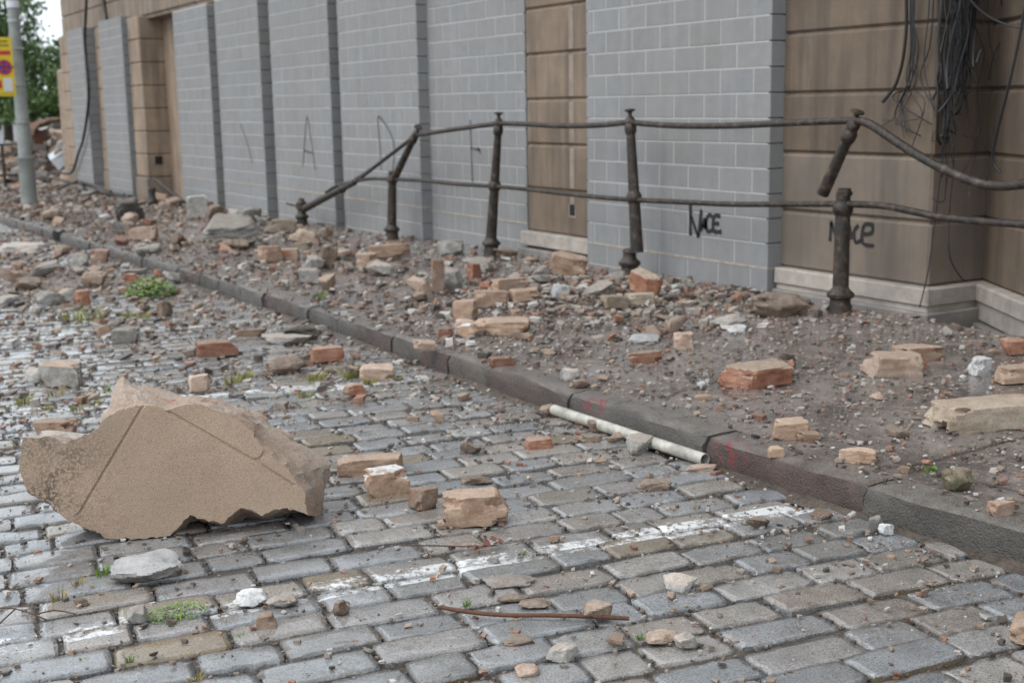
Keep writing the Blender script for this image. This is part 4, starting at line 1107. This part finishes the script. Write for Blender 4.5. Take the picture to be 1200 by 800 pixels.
# dark mouth of the hollow lump and core holes
# loose crumbs big enough to tell apart
KL = [('mort', 'brown mortar'), ('tan', 'tan brick'), ('red', 'red brick'), ('conc', 'grey concrete'), ('pink', 'buff stone'), ('white', 'white plaster')]
POOL = {}
for s in range(9):
    POOL['rock', s] = chunk_mesh('crumb', (1, .8, .6), 50 + s, 'shard', 4, .05, [M['mort']])
    POOL['brick', s] = chunk_mesh('crumb', (1, .62, .42), 70 + s, 'brick', 4, .05, [M['mort']])
r9 = random.Random(99)
def free(X, Y, rad):
    for a, b, c in taken:
        if (a - X) ** 2 + (b - Y) ** 2 < (c + rad) ** 2: return False
    # footprint of the big slab
    p = Vector((X, Y, 0)) - SO; u = p.dot(Vector((ST.x, ST.y, 0))); v = p.dot(Vector((-ST.y, ST.x, 0)))
    return not (-.5 - rad < u < .95 + rad and -.05 - rad < v < .45 + rad)
def crumb(X, Y, lv, size, k):
    kind, words = KL[k]
    st = 'brick' if kind in ('tan', 'red') and r9.random() < .75 else 'rock'
    o = link({'mort': 'mortar_crumb', 'tan': 'brick_crumb', 'red': 'brick_crumb', 'conc': 'concrete_crumb', 'pink': 'stone_crumb', 'white': 'plaster_crumb'}[kind], POOL[st, r9.randrange(9)])
    o.material_slots[0].link = 'OBJECT'; o.material_slots[0].material = M[kind]
    o.scale = (size * r9.uniform(.8, 1.2), size * r9.uniform(.7, 1.1), size * r9.uniform(.6, 1.15))
    o.rotation_euler = (r9.uniform(-.25, .25), r9.uniform(-.25, .25), r9.uniform(0, 6.28))
    rest(o, X, Y, lv, .005)
    wh = 'pavement' if lv == 'p' else 'setts'
    near = min(((a - X) ** 2 + (b - Y) ** 2, t) for a, b, q, t in SHORT if q == lv)
    lab = 'small loose %s crumb among the litter on the %s' % (words, wh)
    if near[0] < .75 ** 2 and Y < 14: lab = 'small %s crumb lying near the %s' % (words, near[1])
    tag(o, lab, 'rubble', 'loose %s crumbs on the %s' % (words, wh))
    taken.append((X, Y, size * .5))
def scatter(n, lv, sample, smin, smax):
    c = t = 0
    while c < n and t < n * 60:
        t += 1; X, Y = sample()
        if lv == 'p' and not (kerb_x(Y) + .1 < X < (7.25 if Y < 6.7 else 7.35)): continue
        if lv == 'r' and not (-.5 < X < kerb_x(Y) - .05): continue
        if not in_view((X, Y, gz(Y) + .1), -4): continue
        s = smin * (smax / smin) ** (r9.random() ** 2.2)
        if not free(X, Y, s * .42): continue
        crumb(X, Y, lv, s, r9.choices(range(6), (32, 26, 9, 17, 13, 3))[0]); c += 1
G = r9.gauss; U = r9.uniform
scatter(62, 'p', lambda: (G(5.7, .8), G(9.3, 1.5)), .06, .24)           # the pile by the pilaster
scatter(45, 'p', lambda: (U(4.1, 7.2), U(11, 24)), .09, .34)
scatter(26, 'p', lambda: (G(5.2, .9), G(17.5, 2.5)), .12, .34)
scatter(56, 'p', lambda: (U(4.05, 7.2), U(2.6, 9)), .035, .13)
scatter(16, 'p', lambda: (U(4.1, 7.2), U(23, 33)), .15, .5)
scatter(42, 'r', lambda: (U(1.8, 3.85), U(10.5, 23)), .06, .26)
scatter(26, 'r', lambda: (G(2.9, .5), G(14.5, 1.6)), .08, .26)
scatter(34, 'r', lambda: (U(.8, 3.85), U(5.5, 11)), .04, .16)
scatter(16, 'r', lambda: (kerb_x(6) - abs(G(0, .25)), U(3, 9)), .035, .10)
scatter(22, 'r', lambda: (U(.6, 3.5), U(2.9, 5.5)), .03, .06)

# crumbs nobody could count: low pieces, stuff colours, with darks for shadow and wet
PAL = np.array([(.20, .15, .115), (.24, .18, .14), (.33, .25, .19), (.29, .15, .10), (.36, .32, .28), (.19, .155, .13), (.44, .42, .39), (.30, .25, .21), (.25, .20, .165), (.42, .36, .31), (.28, .235, .2), (.12, .095, .08), (.085, .07, .06), (.27, .16, .115), (.46, .43, .40), (.07, .058, .05)])
def crumbs(name, P, S, seed, mat, parent, pal=PAL):
    g = np.random.default_rng(seed); n = len(P)
    base = np.array([(x, y, z) for x in (-1, 1) for y in (-1, 1) for z in (-1, 1)], float)
    fc = np.array([(0, 1, 3), (0, 3, 2), (4, 6, 7), (4, 7, 5), (0, 4, 5), (0, 5, 1), (2, 3, 7), (2, 7, 6), (0, 2, 6), (0, 6, 4), (1, 5, 7), (1, 7, 3)])
    v = base[None] * (1 + g.uniform(-.42, .25, (n, 8, 3)))
    sc = S[:, None] * np.stack([g.uniform(.6, 1.3, n), g.uniform(.5, 1, n), g.uniform(.22, .6, n)], 1) * .5
    v = v * sc[:, None, :]
    a = g.uniform(0, 6.283, n); ca, sa = np.cos(a)[:, None], np.sin(a)[:, None]
    x = v[..., 0] * ca - v[..., 1] * sa; y = v[..., 0] * sa + v[..., 1] * ca
    z = v[..., 2] + g.uniform(-.3, .3, n)[:, None] * x
    z = z - z.min(1, keepdims=True) - .15 * S[:, None] * .5
    V = np.stack([x + P[:, 0:1], y + P[:, 1:2], z + P[:, 2:3]], -1).reshape(-1, 3)
    Fc = (fc[None] + (np.arange(n) * 8)[:, None, None]).reshape(-1, 3)
    me = bpy.data.meshes.new(name); me.vertices.add(len(V)); me.vertices.foreach_set('co', V.ravel())
    me.loops.add(Fc.size); me.loops.foreach_set('vertex_index', Fc.ravel().astype(np.int32))
    me.polygons.add(len(Fc)); me.polygons.foreach_set('loop_start', np.arange(0, Fc.size, 3, dtype=np.int32))
    me.update(calc_edges=True); me.validate(); me.polygons.foreach_set('use_smooth', [False] * len(me.polygons))
    col = pal[g.integers(0, len(pal), n)] * g.uniform(.75, 1.2, (n, 1))
    ca_ = np.concatenate([np.repeat(col, 8, 0), np.ones((n * 8, 1))], 1).astype(np.float32)
    at = me.color_attributes.new('Col', 'FLOAT_COLOR', 'POINT'); at.data.foreach_set('color', ca_.ravel())
    me.materials.append(mat)
    return tag(link(name, me, parent), kind='stuff')
def cloud(n, seed, sample, zf, smin, smax, p=2.6):
    r = random.Random(seed); P = []; S = []
    while len(P) < n:
        X, Y = sample(r)
        if not zf(X, Y): continue
        P.append((X, Y, zf(X, Y))); S.append(smin * (smax / smin) ** (r.random() ** p))
    return np.array(P), np.array(S)
def zp(X, Y):
    if not (kerb_x(Y) + .02 < X < (7.33 if Y < 6.7 else 7.45)): return None
    c = noise.noise(Vector((X * 1.4, Y * 1.4, 5)))
    return gz(Y) + .145 + pile_h(X, Y, 'p') if c > -.35 or (X * 977 + Y * 531) % 1 < .35 else None
def zr(X, Y):
    if not (-2 < X < kerb_x(Y) - .01): return None
    return gz(Y) - .003 + pile_h(X, Y, 'r')
def zj(X, Y):
    if not (-2 < X < kerb_x(Y) - .01): return None
    return gz(Y) - .012
P, S = cloud(15000, 1, lambda r: (r.uniform(4, 7.4), 2.2 + 7 * r.random() ** .9), zp, .005, .036, 2.4); crumbs('crumbs', P, S, 1, M['debris'], pavement)
P, S = cloud(11000, 2, lambda r: (r.uniform(3.9, 7.4), r.uniform(7, 26)), zp, .012, .085, 2.9); P2, S2_ = cloud(3500, 22, lambda r: (r.uniform(3.9, 7.4), r.uniform(24, 38)), zp, .03, .16, 2.4); P = np.concatenate([P, P2]); S = np.concatenate([S, S2_]); P3, S3 = cloud(2600, 23, lambda r: (r.gauss(6.05, .6), r.gauss(9.25, .7)), zp, .015, .09, 1.8); P = np.concatenate([P, P3]); S = np.concatenate([S, S3]); crumbs('crumbs', P, S, 2, M['debris'], pavement)
P, S = cloud(8000, 3, lambda r: (r.uniform(.2, 3.9), 2.2 + 6.5 * r.random() ** .8), zr, .004, .03, 2.5); crumbs('crumbs', P, S, 3, M['debris_wet'], road)
P, S = cloud(2200, 4, lambda r: (kerb_x(5) - abs(r.gauss(0, .33)), r.uniform(2.4, 12)), zr, .006, .034); crumbs('crumbs', P, S, 4, M['debris_wet'], road)
P, S = cloud(12000, 5, lambda r: (r.uniform(.6, 3.9), 7 + 16 * r.random() ** .8), zr, .012, .085, 2.9); crumbs('crumbs', P, S, 5, M['debris_wet'], road)
# grit in the joints
g_P = []; r3 = random.Random(33)
for (X, Y, L, W, th, *_r) in setts:
    if not (2 < Y < 7 and X > .2): continue
    for _ in range(7):
        if r3.random() < .5: a, b_ = r3.uniform(-.5, .5) * (L + .02), r3.choice((-.5, .5)) * (W + .014)
        else: a, b_ = r3.choice((-.5, .5)) * (L + .014), r3.uniform(-.5, .5) * W
        g_P.append((X + a * math.cos(th) - b_ * math.sin(th), Y + a * math.sin(th) + b_ * math.cos(th), gz(Y) - .016))
g_P = np.array(g_P); crumbs('grit', g_P, np.random.default_rng(3).uniform(.006, .018, len(g_P)), 6, M['debris_wet'], road, PAL * .6)

# ------------------------------------------------------------------ pipe, rod, twigs
pp = empty('drain_pipe', (3.84, 5.4, .03)); tag(pp, 'length of white plastic drain pipe lying in the gutter along the kerb', 'pipe')
PA_, PB_ = Vector((3.822, 6.10, gz(6.1) + .033)), Vector((3.86, 4.78, .033))
Vt, Ft = tube_vf([PA_ + (PB_ - PA_) * t for t in (0, .25, .5, .75, 1)], .031, 20, False)
Vi, Fi = tube_vf([PA_ + (PB_ - PA_) * t for t in (0, .25, .5, .75, 1)], .027, 20, False, len(Vt))
Fi = [f[::-1] for f in Fi]; rim = []
for e in (0, 4):
    for k in range(20):
        a, b_ = e * 20 + k, e * 20 + (k + 1) % 20; rim.append((a, b_, len(Vt) + b_, len(Vt) + a) if e == 0 else (b_, a, len(Vt) + a, len(Vt) + b_))
make('pipe_wall', Vt + Vi, Ft + Fi + rim, M['pvc'], pp, smooth=True, sharp=50, origin=PA_)
tag(tube('rusty_rod', smooth_path([(1.925, 3.845, .018), (2.0, 3.745, .016), (2.09, 3.655, .017), (2.2, 3.58, .018), (2.32, 3.49, .018), (2.43, 3.41, .014)], 5), .0075, M['rust'], seg=8), 'bent rusty steel rod lying across the wet setts', 'rod')
tw = tag(empty('twig', (2.3, 4.3, .01)), 'thin twig with a curled brown dead leaf beside the white line', 'twig')
tube('stem', smooth_path([(2.10, 4.52, .012), (2.2, 4.44, .016), (2.32, 4.36, .012), (2.42, 4.31, .014)], 4), .003, M['twig'], tw, 5)
rl = random.Random(4); V = []; Fc = []
for i in range(14):
    c = Vector((2.36 + rl.uniform(-.05, .08), 4.335 + rl.uniform(-.04, .03), .02 + rl.uniform(0, .012))); a = rl.uniform(0, 6.28); d1 = Vector((math.cos(a), math.sin(a), rl.uniform(-.2, .6))) * .022; d2 = Vector((-math.sin(a), math.cos(a), rl.uniform(-.3, .5))) * .012
    b = len(V); V += [c - d1, c + d2, c + d1, c - d2]; Fc.append((b, b + 1, b + 2, b + 3))
make('dead_leaf', V, Fc, M['deadleaf'], tw, origin=(2.36, 4.33, .02))
tw2 = tag(empty('twig', (.68, 4.6, .01)), 'forked dry black twig on the setts near the dry grass tuft', 'twig')
for P in ([(.56, 4.72, .014), (.64, 4.62, .03), (.72, 4.5, .014)], [(.64, 4.62, .03), (.58, 4.56, .014), (.55, 4.5, .013)], [(.69, 4.55, .02), (.76, 4.56, .018), (.82, 4.5, .012)]):
    tube('stem', smooth_path(P, 4), .0028, M['twig'], tw2, 5)

# ------------------------------------------------------------------ weeds
def tuft(X, Y, lv, kind, h, label, group, seed):
    r = random.Random(seed); z0 = gz(Y) + (.142 if lv else -.015); V = []; Fc = []
    n = {'g': 34, 'd': 30, 'y': 60, 'm': 60}[kind]; sp = h * (.5 if kind == 'g' else .9 if kind != 'm' else 1.2)
    for _ in range(n):
        a = r.uniform(0, 6.28); rad = r.random() ** .6 * sp * .6; c = Vector((X + math.cos(a) * rad, Y + math.sin(a) * rad * .6, z0))
        hh = h * r.uniform(.45, 1.1) * (.5 if kind == 'm' else 1); out = Vector((math.cos(a), math.sin(a), 0)) * hh * r.uniform(.1, .75); w = Vector((-math.sin(a + 1), math.cos(a + 1), 0)) * (h * .014 + .0012) * (3 if kind == 'm' else 1)
        b = len(V); m = c + out * .35 + Vector((0, 0, hh * .6)); t = c + out + Vector((0, 0, hh * r.uniform(.7, 1)))
        V += [c - w, c + w, m + w * .8, m - w * .8, t]; Fc += [(b, b + 1, b + 2, b + 3), (b + 3, b + 2, b + 4)]
    o = make('grass_tuft' if kind != 'm' else 'moss_tuft', V, Fc, M[{'g': 'grass', 'd': 'dry', 'y': 'yelgrass', 'm': 'grass'}[kind]], origin=(X, Y, z0))
    return tag(o, label, 'grass' if kind != 'm' else 'moss', group)
TUFT = [(1.0, 4.89, 0, 'g', .075), (.81, 4.73, 0, 'd', .06), (.9, 4.85, 0, 'd', .045), (.76, 4.12, 0, 'g', .031), (.89, 4.04, 0, 'g', .037), (1.03, 3.78, 0, 'd', .041), (1.26, 4.03, 0, 'g', .032), (2.04, 3.86, 0, 'g', .04), (2.39, 3.29, 0, 'g', .035), (3.05, 3.22, 0, 'm', .03), (2.49, 4.22, 0, 'm', .03), (2.3, 11.61, 0, 'y', .165), (2.48, 11.59, 0, 'y', .15), (2.75, 11.5, 0, 'y', .1), (2.84, 11.36, 0, 'y', .1), (1.83, 8.36, 0, 'g', .061), (1.3, 8.22, 0, 'y', .093), (1.51, 8.37, 0, 'd', .095), (1.63, 8.16, 0, 'd', .082), (1.39, 8.01, 0, 'y', .057), (1.53, 7.86, 0, 'y', .068), (2.58, 8.11, 0, 'y', .099), (2.7, 8.19, 0, 'y', .088), (1.67, 7.98, 0, 'y', .058), (3.05, 7.83, 0, 'y', .099), (3.23, 7.94, 0, 'd', .088), (3.3, 7.79, 0, 'y', .1), (3.31, 7.54, 0, 'y', .073), (2.81, 7.4, 0, 'y', .07), (3.5, 7.51, 0, 'g', .061), (4.33, 3.8, 1, 'm', .04), (4.16, 10.44, 1, 'g', .12)]
TL = {'g': 'small green grass tuft sprouting between the setts', 'd': 'small straw coloured grass tuft between the setts', 'y': 'small yellow-green grass tuft between the setts', 'm': 'tiny clump of green moss in a sett joint'}
TG = {'g': 'green grass tufts', 'd': 'straw grass tufts', 'y': 'yellow-green grass tufts', 'm': 'moss clumps'}
for i, (X, Y, lv, k, h) in enumerate(TUFT):
    lab, grp = TL[k], TG[k]
    if i == 0: lab, grp = 'bright green grass tuft beside the white-topped concrete lump', None
    if i == 30: lab, grp = 'green moss clump in the pavement joint beside the mossy lump', None
    if i == 31: lab, grp = 'green weed growing from the pavement among crumbs', None
    if i == 7: lab, grp = 'green grass tuft touching the rusty rod', None
    tuft(X, Y, lv, k, h, lab, grp, 60 + i)
def leafy(name, X, Y, z, n, sx, sy, sz, leaf, mat, label, seed, cat='weed'):
    r = random.Random(seed); V = []; Fc = []
    for _ in range(n):
        a = r.uniform(0, 6.28); q = math.sqrt(r.random()); c = Vector((X + math.cos(a) * q * sx, Y + math.sin(a) * q * sy, z + r.random() * sz * (1 - q * q * .7)))
        b_ = r.uniform(0, 6.28); d1 = Vector((math.cos(b_), math.sin(b_), r.uniform(-.3, .7))) * leaf * r.uniform(.6, 1.2); d2 = Vector((-math.sin(b_), math.cos(b_), r.uniform(-.4, .4))) * leaf * r.uniform(.3, .55)
        k = len(V); V += [c - d1, c + d2 * .9, c + d1, c - d2 * .9]; Fc.append((k, k + 1, k + 2, k + 3))
    return tag(make(name, V, Fc, M[mat], origin=(X, Y, z)), label, cat)
leafy('creeping_weed', 1.13, 4.34, -.005, 420, .11, .075, .04, .008, 'grass', 'creeping green weed spreading over the setts near a white paint patch', 1)
leafy('leafy_weed', 3.34, 12.9, gz(12.9), 420, .26, .22, .2, .035, 'grass', 'leafy bright green weed growing on the road near the kerb', 2)

# ------------------------------------------------------------------ lamp post with its sign
LPX, LPY = 4.98, 28.7; lz = gz(LPY) + .12
lamp = tag(empty('lamp_post', (LPX, LPY, lz)), 'tall grey-green street lamp post standing on the pavement by the kerb', 'lamp post')
pole = lathe('pole', (LPX, LPY, lz), (LPX, LPY, 9), [(0, .17), (.95, .165), (.98, .19), (1.02, .19), (1.03, .145), (1.7, .14), (1.71, .155), (1.74, .155), (1.75, .135), (2.45, .13), (2.46, .142), (2.5, .142), (2.51, .125), (3.6, .118), (4.5, .112), (8.5, .08)], M['post'], lamp, 20)
lathe('band', (LPX, LPY, lz + 3.76), (LPX, LPY, 9), [(0, .13), (.07, .13)], M['band'], pole, 20)
lathe('band', (LPX, LPY, lz + 4.05), (LPX, LPY, 9), [(0, .128), (.14, .128)], M['signwhite'], pole, 20)
sign = tag(empty('parking_sign', (4.72, 28.52, 2.1)), 'yellow no-parking sign strapped to the lamp post', 'sign')
SY = 28.50
def plate(name, x0, x1, z0, z1, mat, dy=0.0, parent=None): return box(name, (x0, SY - .002 - dy, z0), (x1, SY + .01 - dy if dy == 0 else SY - dy + .003, z1), mat, parent or sign, .002)
plate('panel', 4.49, 4.86, 2.1, 3.28, M['yellow'])
plate('red_strip', 4.53, 4.82, 2.93, 3.01, M['signred'], .006)
def disc(name, cx, cz, r0, r1, mat, dy, parent=None, n=28, a0=0, a1=6.28319):
    V = []; Fc = []
    for i in range(n + 1):
        a = a0 + (a1 - a0) * i / n
        V += [(cx + r0 * math.cos(a), SY - dy, cz + r0 * math.sin(a)), (cx + r1 * math.cos(a), SY - dy, cz + r1 * math.sin(a))]
    Fc = [(2 * i, 2 * i + 1, 2 * i + 3, 2 * i + 2) for i in range(n)]
    return make(name, V, Fc, mat, parent or sign)
rou = disc('roundel', 4.675, 2.68, .001, .15, M['signblue'], .008); disc('red_ring', 4.675, 2.68, .115, .155, M['signred'], .012, rou)
for s in (1, -1):
    V = [(4.675 + a * s, SY - .015, 2.68 + b_) for a, b_ in ((-.10, .075), (-.075, .10), (.10, -.075), (.075, -.10))]
    make('cross_bar', V, [(0, 1, 2, 3)], M['signred'], rou)
plate('red_patch', 4.52, 4.60, 2.26, 2.42, M['signred'], .006); plate('white_patch', 4.64, 4.81, 2.2, 2.46, M['signwhite'], .006)
for z0, w in ((3.18, .22), (3.10, .20), (2.14, .30)):
    x = 4.675 - w / 2; rr = random.Random(int(z0 * 100))
    while x < 4.675 + w / 2:
        e = x + rr.uniform(.012, .03); plate('lettering', x, e, z0, z0 + (.035 if z0 > 3 else .012), M['signblack'], .006); x = e + .012
for x in (4.515, 4.835):
    plate('arrow', x - .02, x + .02, 2.66, 2.70, M['signblack'], .006)
box('strap', (4.68, SY + .01, 3.05), (5.1, SY + .06, 3.08), M['band'], sign)

# ------------------------------------------------------------------ beyond the building: barrier, ruins, trees, house
bar = tag(empty('street_barrier', (6.3, 38, -.3)), 'low dark iron barrier behind the lamp post', 'barrier')
for x in (5.55, 6.0, 6.42): tube('upright', [(x, 38, gz(38) - .1), (x, 38, gz(38) + 1.35)], .045, M['iron'], bar, 8)
for z in (.5, 1.33): tube('rail', [(5.5, 38, gz(38) + z), (6.45, 38, gz(38) + z)], .03, M['iron'], bar, 8)
def mound(name, cx, cy, sx, sy, h, mat, seed, n=46):
    V = []; Fc = []; z0 = gz(cy) - .1
    for j in range(n + 1):
        for i in range(n + 1):
            x = -1 + 2 * i / n; y = -1 + 2 * j / n; q = max(0, 1 - (x * x + y * y))
            k = q ** .8 * h * (1 + .5 * noise.noise(Vector((x * 2.4, y * 2.4, seed))) + .3 * noise.noise(Vector((x * 7, y * 7, seed)))) + .12 * q ** .3 * noise.noise(Vector((x * 19, y * 19, seed)))
            V.append((cx + x * sx, cy + y * sy, z0 + k))
    for j in range(n):
        for i in range(n): Fc.append((j * (n + 1) + i, j * (n + 1) + i + 1, (j + 1) * (n + 1) + i + 1, (j + 1) * (n + 1) + i))
    return make(name, V, Fc, mat, smooth=False)
hp = mound('rubble_mound', 10.2, 44.5, 4.2, 5.0, 1.9, M['earth'], 3); tag(hp, 'brown mound of collapsed masonry beyond the corner of the building', 'rubble mound')
hp2 = mound('rubble_mound', 7.0, 50, 3.4, 4.0, 1.0, M['earth'], 8); tag(hp2, 'low orange-brown earth mound behind the lamp post', 'rubble mound')
def hz(m, x, y):
    ok, p, nn, i = m.ray_cast(Vector((x, y, 30)), Vector((0, 0, -1))); return p.z if ok else gz(y)
r12 = random.Random(12)
rp_, rs_ = [], []
for _ in range(1500):
    x, y = r12.gauss(9.2, 1.7), r12.gauss(42.5, 2.4)
    rp_.append((x, y, hz(hp, x, y))); rs_.append(.12 * (5 ** (r12.random() ** 2)))
crumbs('crumbs', np.array(rp_), np.array(rs_), 12, M['debris'], hp)
for i in range(16):
    x, y = r12.uniform(7.2, 10.2), r12.uniform(39.0, 42.5); k = r12.choice(('mort', 'conc', 'pink', 'tan', 'dark'))
    o = link('mortar_lump' if k in ('mort', 'dark') else 'masonry_block', chunk_mesh('masonry', (r12.uniform(.4, 1.0), r12.uniform(.3, .7), r12.uniform(.25, .6)), 900 + i, r12.choice(('rock', 'brick', 'slab')), 4, .06, [M[k]]))
    o.rotation_euler = (r12.uniform(-.4, .4), r12.uniform(-.4, .4), r12.uniform(0, 6)); rest(o, x, y, 'r', .06, hz(hp, x, y))
    tag(o, 'collapsed masonry block on the brown mound beyond the building', 'rubble', 'masonry blocks on the mound')
# wreck of a rusty roof, a white sheet of metal
V = []; Fc = []; nW = 15
for i in range(nW + 1):
    a = math.pi * i / nW
    for y in (42.6, 44.2):
        V.append((8.7 - 1.0 * math.cos(a), y, 1.15 + .42 * math.sin(a) + .03 * (i % 2)))
for i in range(nW): Fc.append((2 * i, 2 * i + 1, 2 * i + 3, 2 * i + 2))
b = len(V); V += [(q[0], q[1], q[2] - .07) for q in V]; Fc += [tuple(b + k for k in f[::-1]) for f in Fc] + [(2 * i, 2 * i + 2, b + 2 * i + 2, b + 2 * i) for i in range(nW)]
V += [(7.72, 42.75, .2), (9.68, 42.75, .2), (9.68, 42.75, 1.2), (7.72, 42.75, 1.2)]; Fc.append((len(V) - 4, len(V) - 3, len(V) - 2, len(V) - 1))
tag(make('rusty_roof', V, Fc, M['rust'], origin=(8.7, 43, 1.1)), 'buckled dark rusty metal roof on top of the ruins', 'roof sheet')
V = [(7.75, 40.6, .35), (8.6, 40.9, .85), (8.72, 40.9, .62), (7.95, 40.5, .05), (7.8, 41.2, .5), (8.65, 41.4, .98)]
sh = make('metal_sheet', V + [(x, y + .03, z - .03) for x, y, z in V], [(0, 1, 2, 3), (0, 4, 5, 1), (6, 9, 8, 7), (6, 7, 11, 10), (3, 2, 8, 9), (4, 0, 6, 10), (5, 4, 10, 11)], M['sheet'], origin=V[0])
tag(sh, 'crumpled bright white metal sheet lying in the ruins', 'metal sheet')
lw = box('brick_wall_stub', (8.1, 37.2, -.6), (8.9, 40.5, 3.0), M['mort'], None, .05); tag(lw, 'dark low side wall adjoining the end of the stone building', 'wall')
hs_ = tag(empty('white_house', (10, 95, -.6)), 'small white house with a red roof far behind the trees', 'house')
box('wall', (4, 92, -.8), (16, 100, 3.2), M['housewhite'], hs_)
make('roof', [(3.6, 91.6, 3.2), (16.4, 91.6, 3.2), (16.4, 100.4, 3.2), (3.6, 100.4, 3.2), (3.6, 96, 5.2), (16.4, 96, 5.2)], [(0, 1, 5, 4), (2, 3, 4, 5), (0, 4, 3), (1, 2, 5), (3, 2, 1, 0)], M['rooftile'], hs_)
for x in (6, 10, 13.4):
    q = box('window', (x, 91.95, .6), (x + 1.3, 92.05, 2.0), M['housewhite'], hs_); box('pane', (x + .1, 91.92, .7), (x + 1.2, 91.97, 1.9), M['glass'], q)

def tree(X, Y, H, lobes, nleaf, leaf, mat, label, seed):
    r = random.Random(seed); z0 = gz(Y) - .1
    root = tag(empty('leafy_tree', (X, Y, z0)), label, 'tree')
    top = Vector((X + r.uniform(-.4, .4), Y, z0 + H * .6))
    tk = tube('trunk', smooth_path([(X, Y, z0), (X + .15, Y + .1, z0 + H * .25), top], 5), [.26 - .016 * i for i in range(11)], M['bark'], root, 9)
    V = []; Fc = []; LV = []; LF = []
    for (dx, dy, dz, rx, rz) in lobes:
        c = Vector((X + dx, Y + dy, z0 + dz)); vv, ff = tube_vf(smooth_path([Vector((X, Y, z0 + H * .3 * r.uniform(.8, 1.2))), (c + top) / 2 - Vector((0, 0, .4)), c], 4), [.11 - .011 * i for i in range(9)], 6, True, len(LV)); LV += vv; LF += ff
        n = int(nleaf * rx * rx * rz)
        subs = [(rand_unit(r), r.uniform(.25, .5)) for _ in range(16)]
        for _ in range(n):
            u, s = r.choice(subs); q = u * r.uniform(.45, .95) + rand_unit(r) * s * r.random() ** .4
            p = c + Vector((q.x * rx, q.y * rx, q.z * rz)); a = rand_unit(r); b_ = a.cross(rand_unit(r)).normalized(); L = leaf * r.uniform(.6, 1.3)
            k = len(V); V += [p - a * L, p + b_ * L * .55, p + a * L, p - b_ * L * .55]; Fc.append((k, k + 1, k + 2, k + 3))
    make('limbs', LV, LF, M['bark'], tk, smooth=True); make('crown', V, Fc, M[mat], root)
tree(10.0, 62, 10, [(-1.6, 0, 6.2, 2.0, 1.7), (.4, 0, 5.2, 1.7, 1.4), (-2.6, .5, 8.6, 2.0, 1.7), (1.2, .3, 6.8, 1.1, 1.0), (-.6, .2, 4.0, 1.8, 1.3), (-3.4, 0, 4.6, 2.0, 1.6), (.5, .2, 3.2, 1.6, 1.1)], 620, .11, 'crown', 'tall airy dark green tree rising behind the lamp post', 21)
tree(11.9, 59, 6, [(-.6, 0, 3.2, 1.7, 1.3), (.8, 0, 3.3, 1.6, 1.3), (0, .4, 2.3, 1.9, 1.2), (1.8, 0, 2.9, 1.4, 1.2), (-1.3, 0, 2.2, 1.4, 1.0)], 700, .10, 'crown', 'dense green tree beside the corner of the stone building', 22)
tree(12.6, 70, 9, [(0, 0, 4.0, 2.0, 1.5), (-2, 0, 3.4, 1.9, 1.4), (2, 0, 4.3, 2.0, 1.6), (-3.6, 0, 3.2, 1.8, 1.3)], 420, .12, 'crown', 'dark tree in the row behind the dense green tree', 23)
leafy('shrub', 10.2, 54, gz(54), 2600, 1.9, 1.2, 1.9, .07, 'crown2', 'light green shrub growing behind the ruins', 24, 'shrub')
leafy('shrub', 7.5, 57, gz(57), 1500, 1.5, 1.2, 1.2, .07, 'crown', 'low dark shrub behind the earth mound', 25, 'shrub')
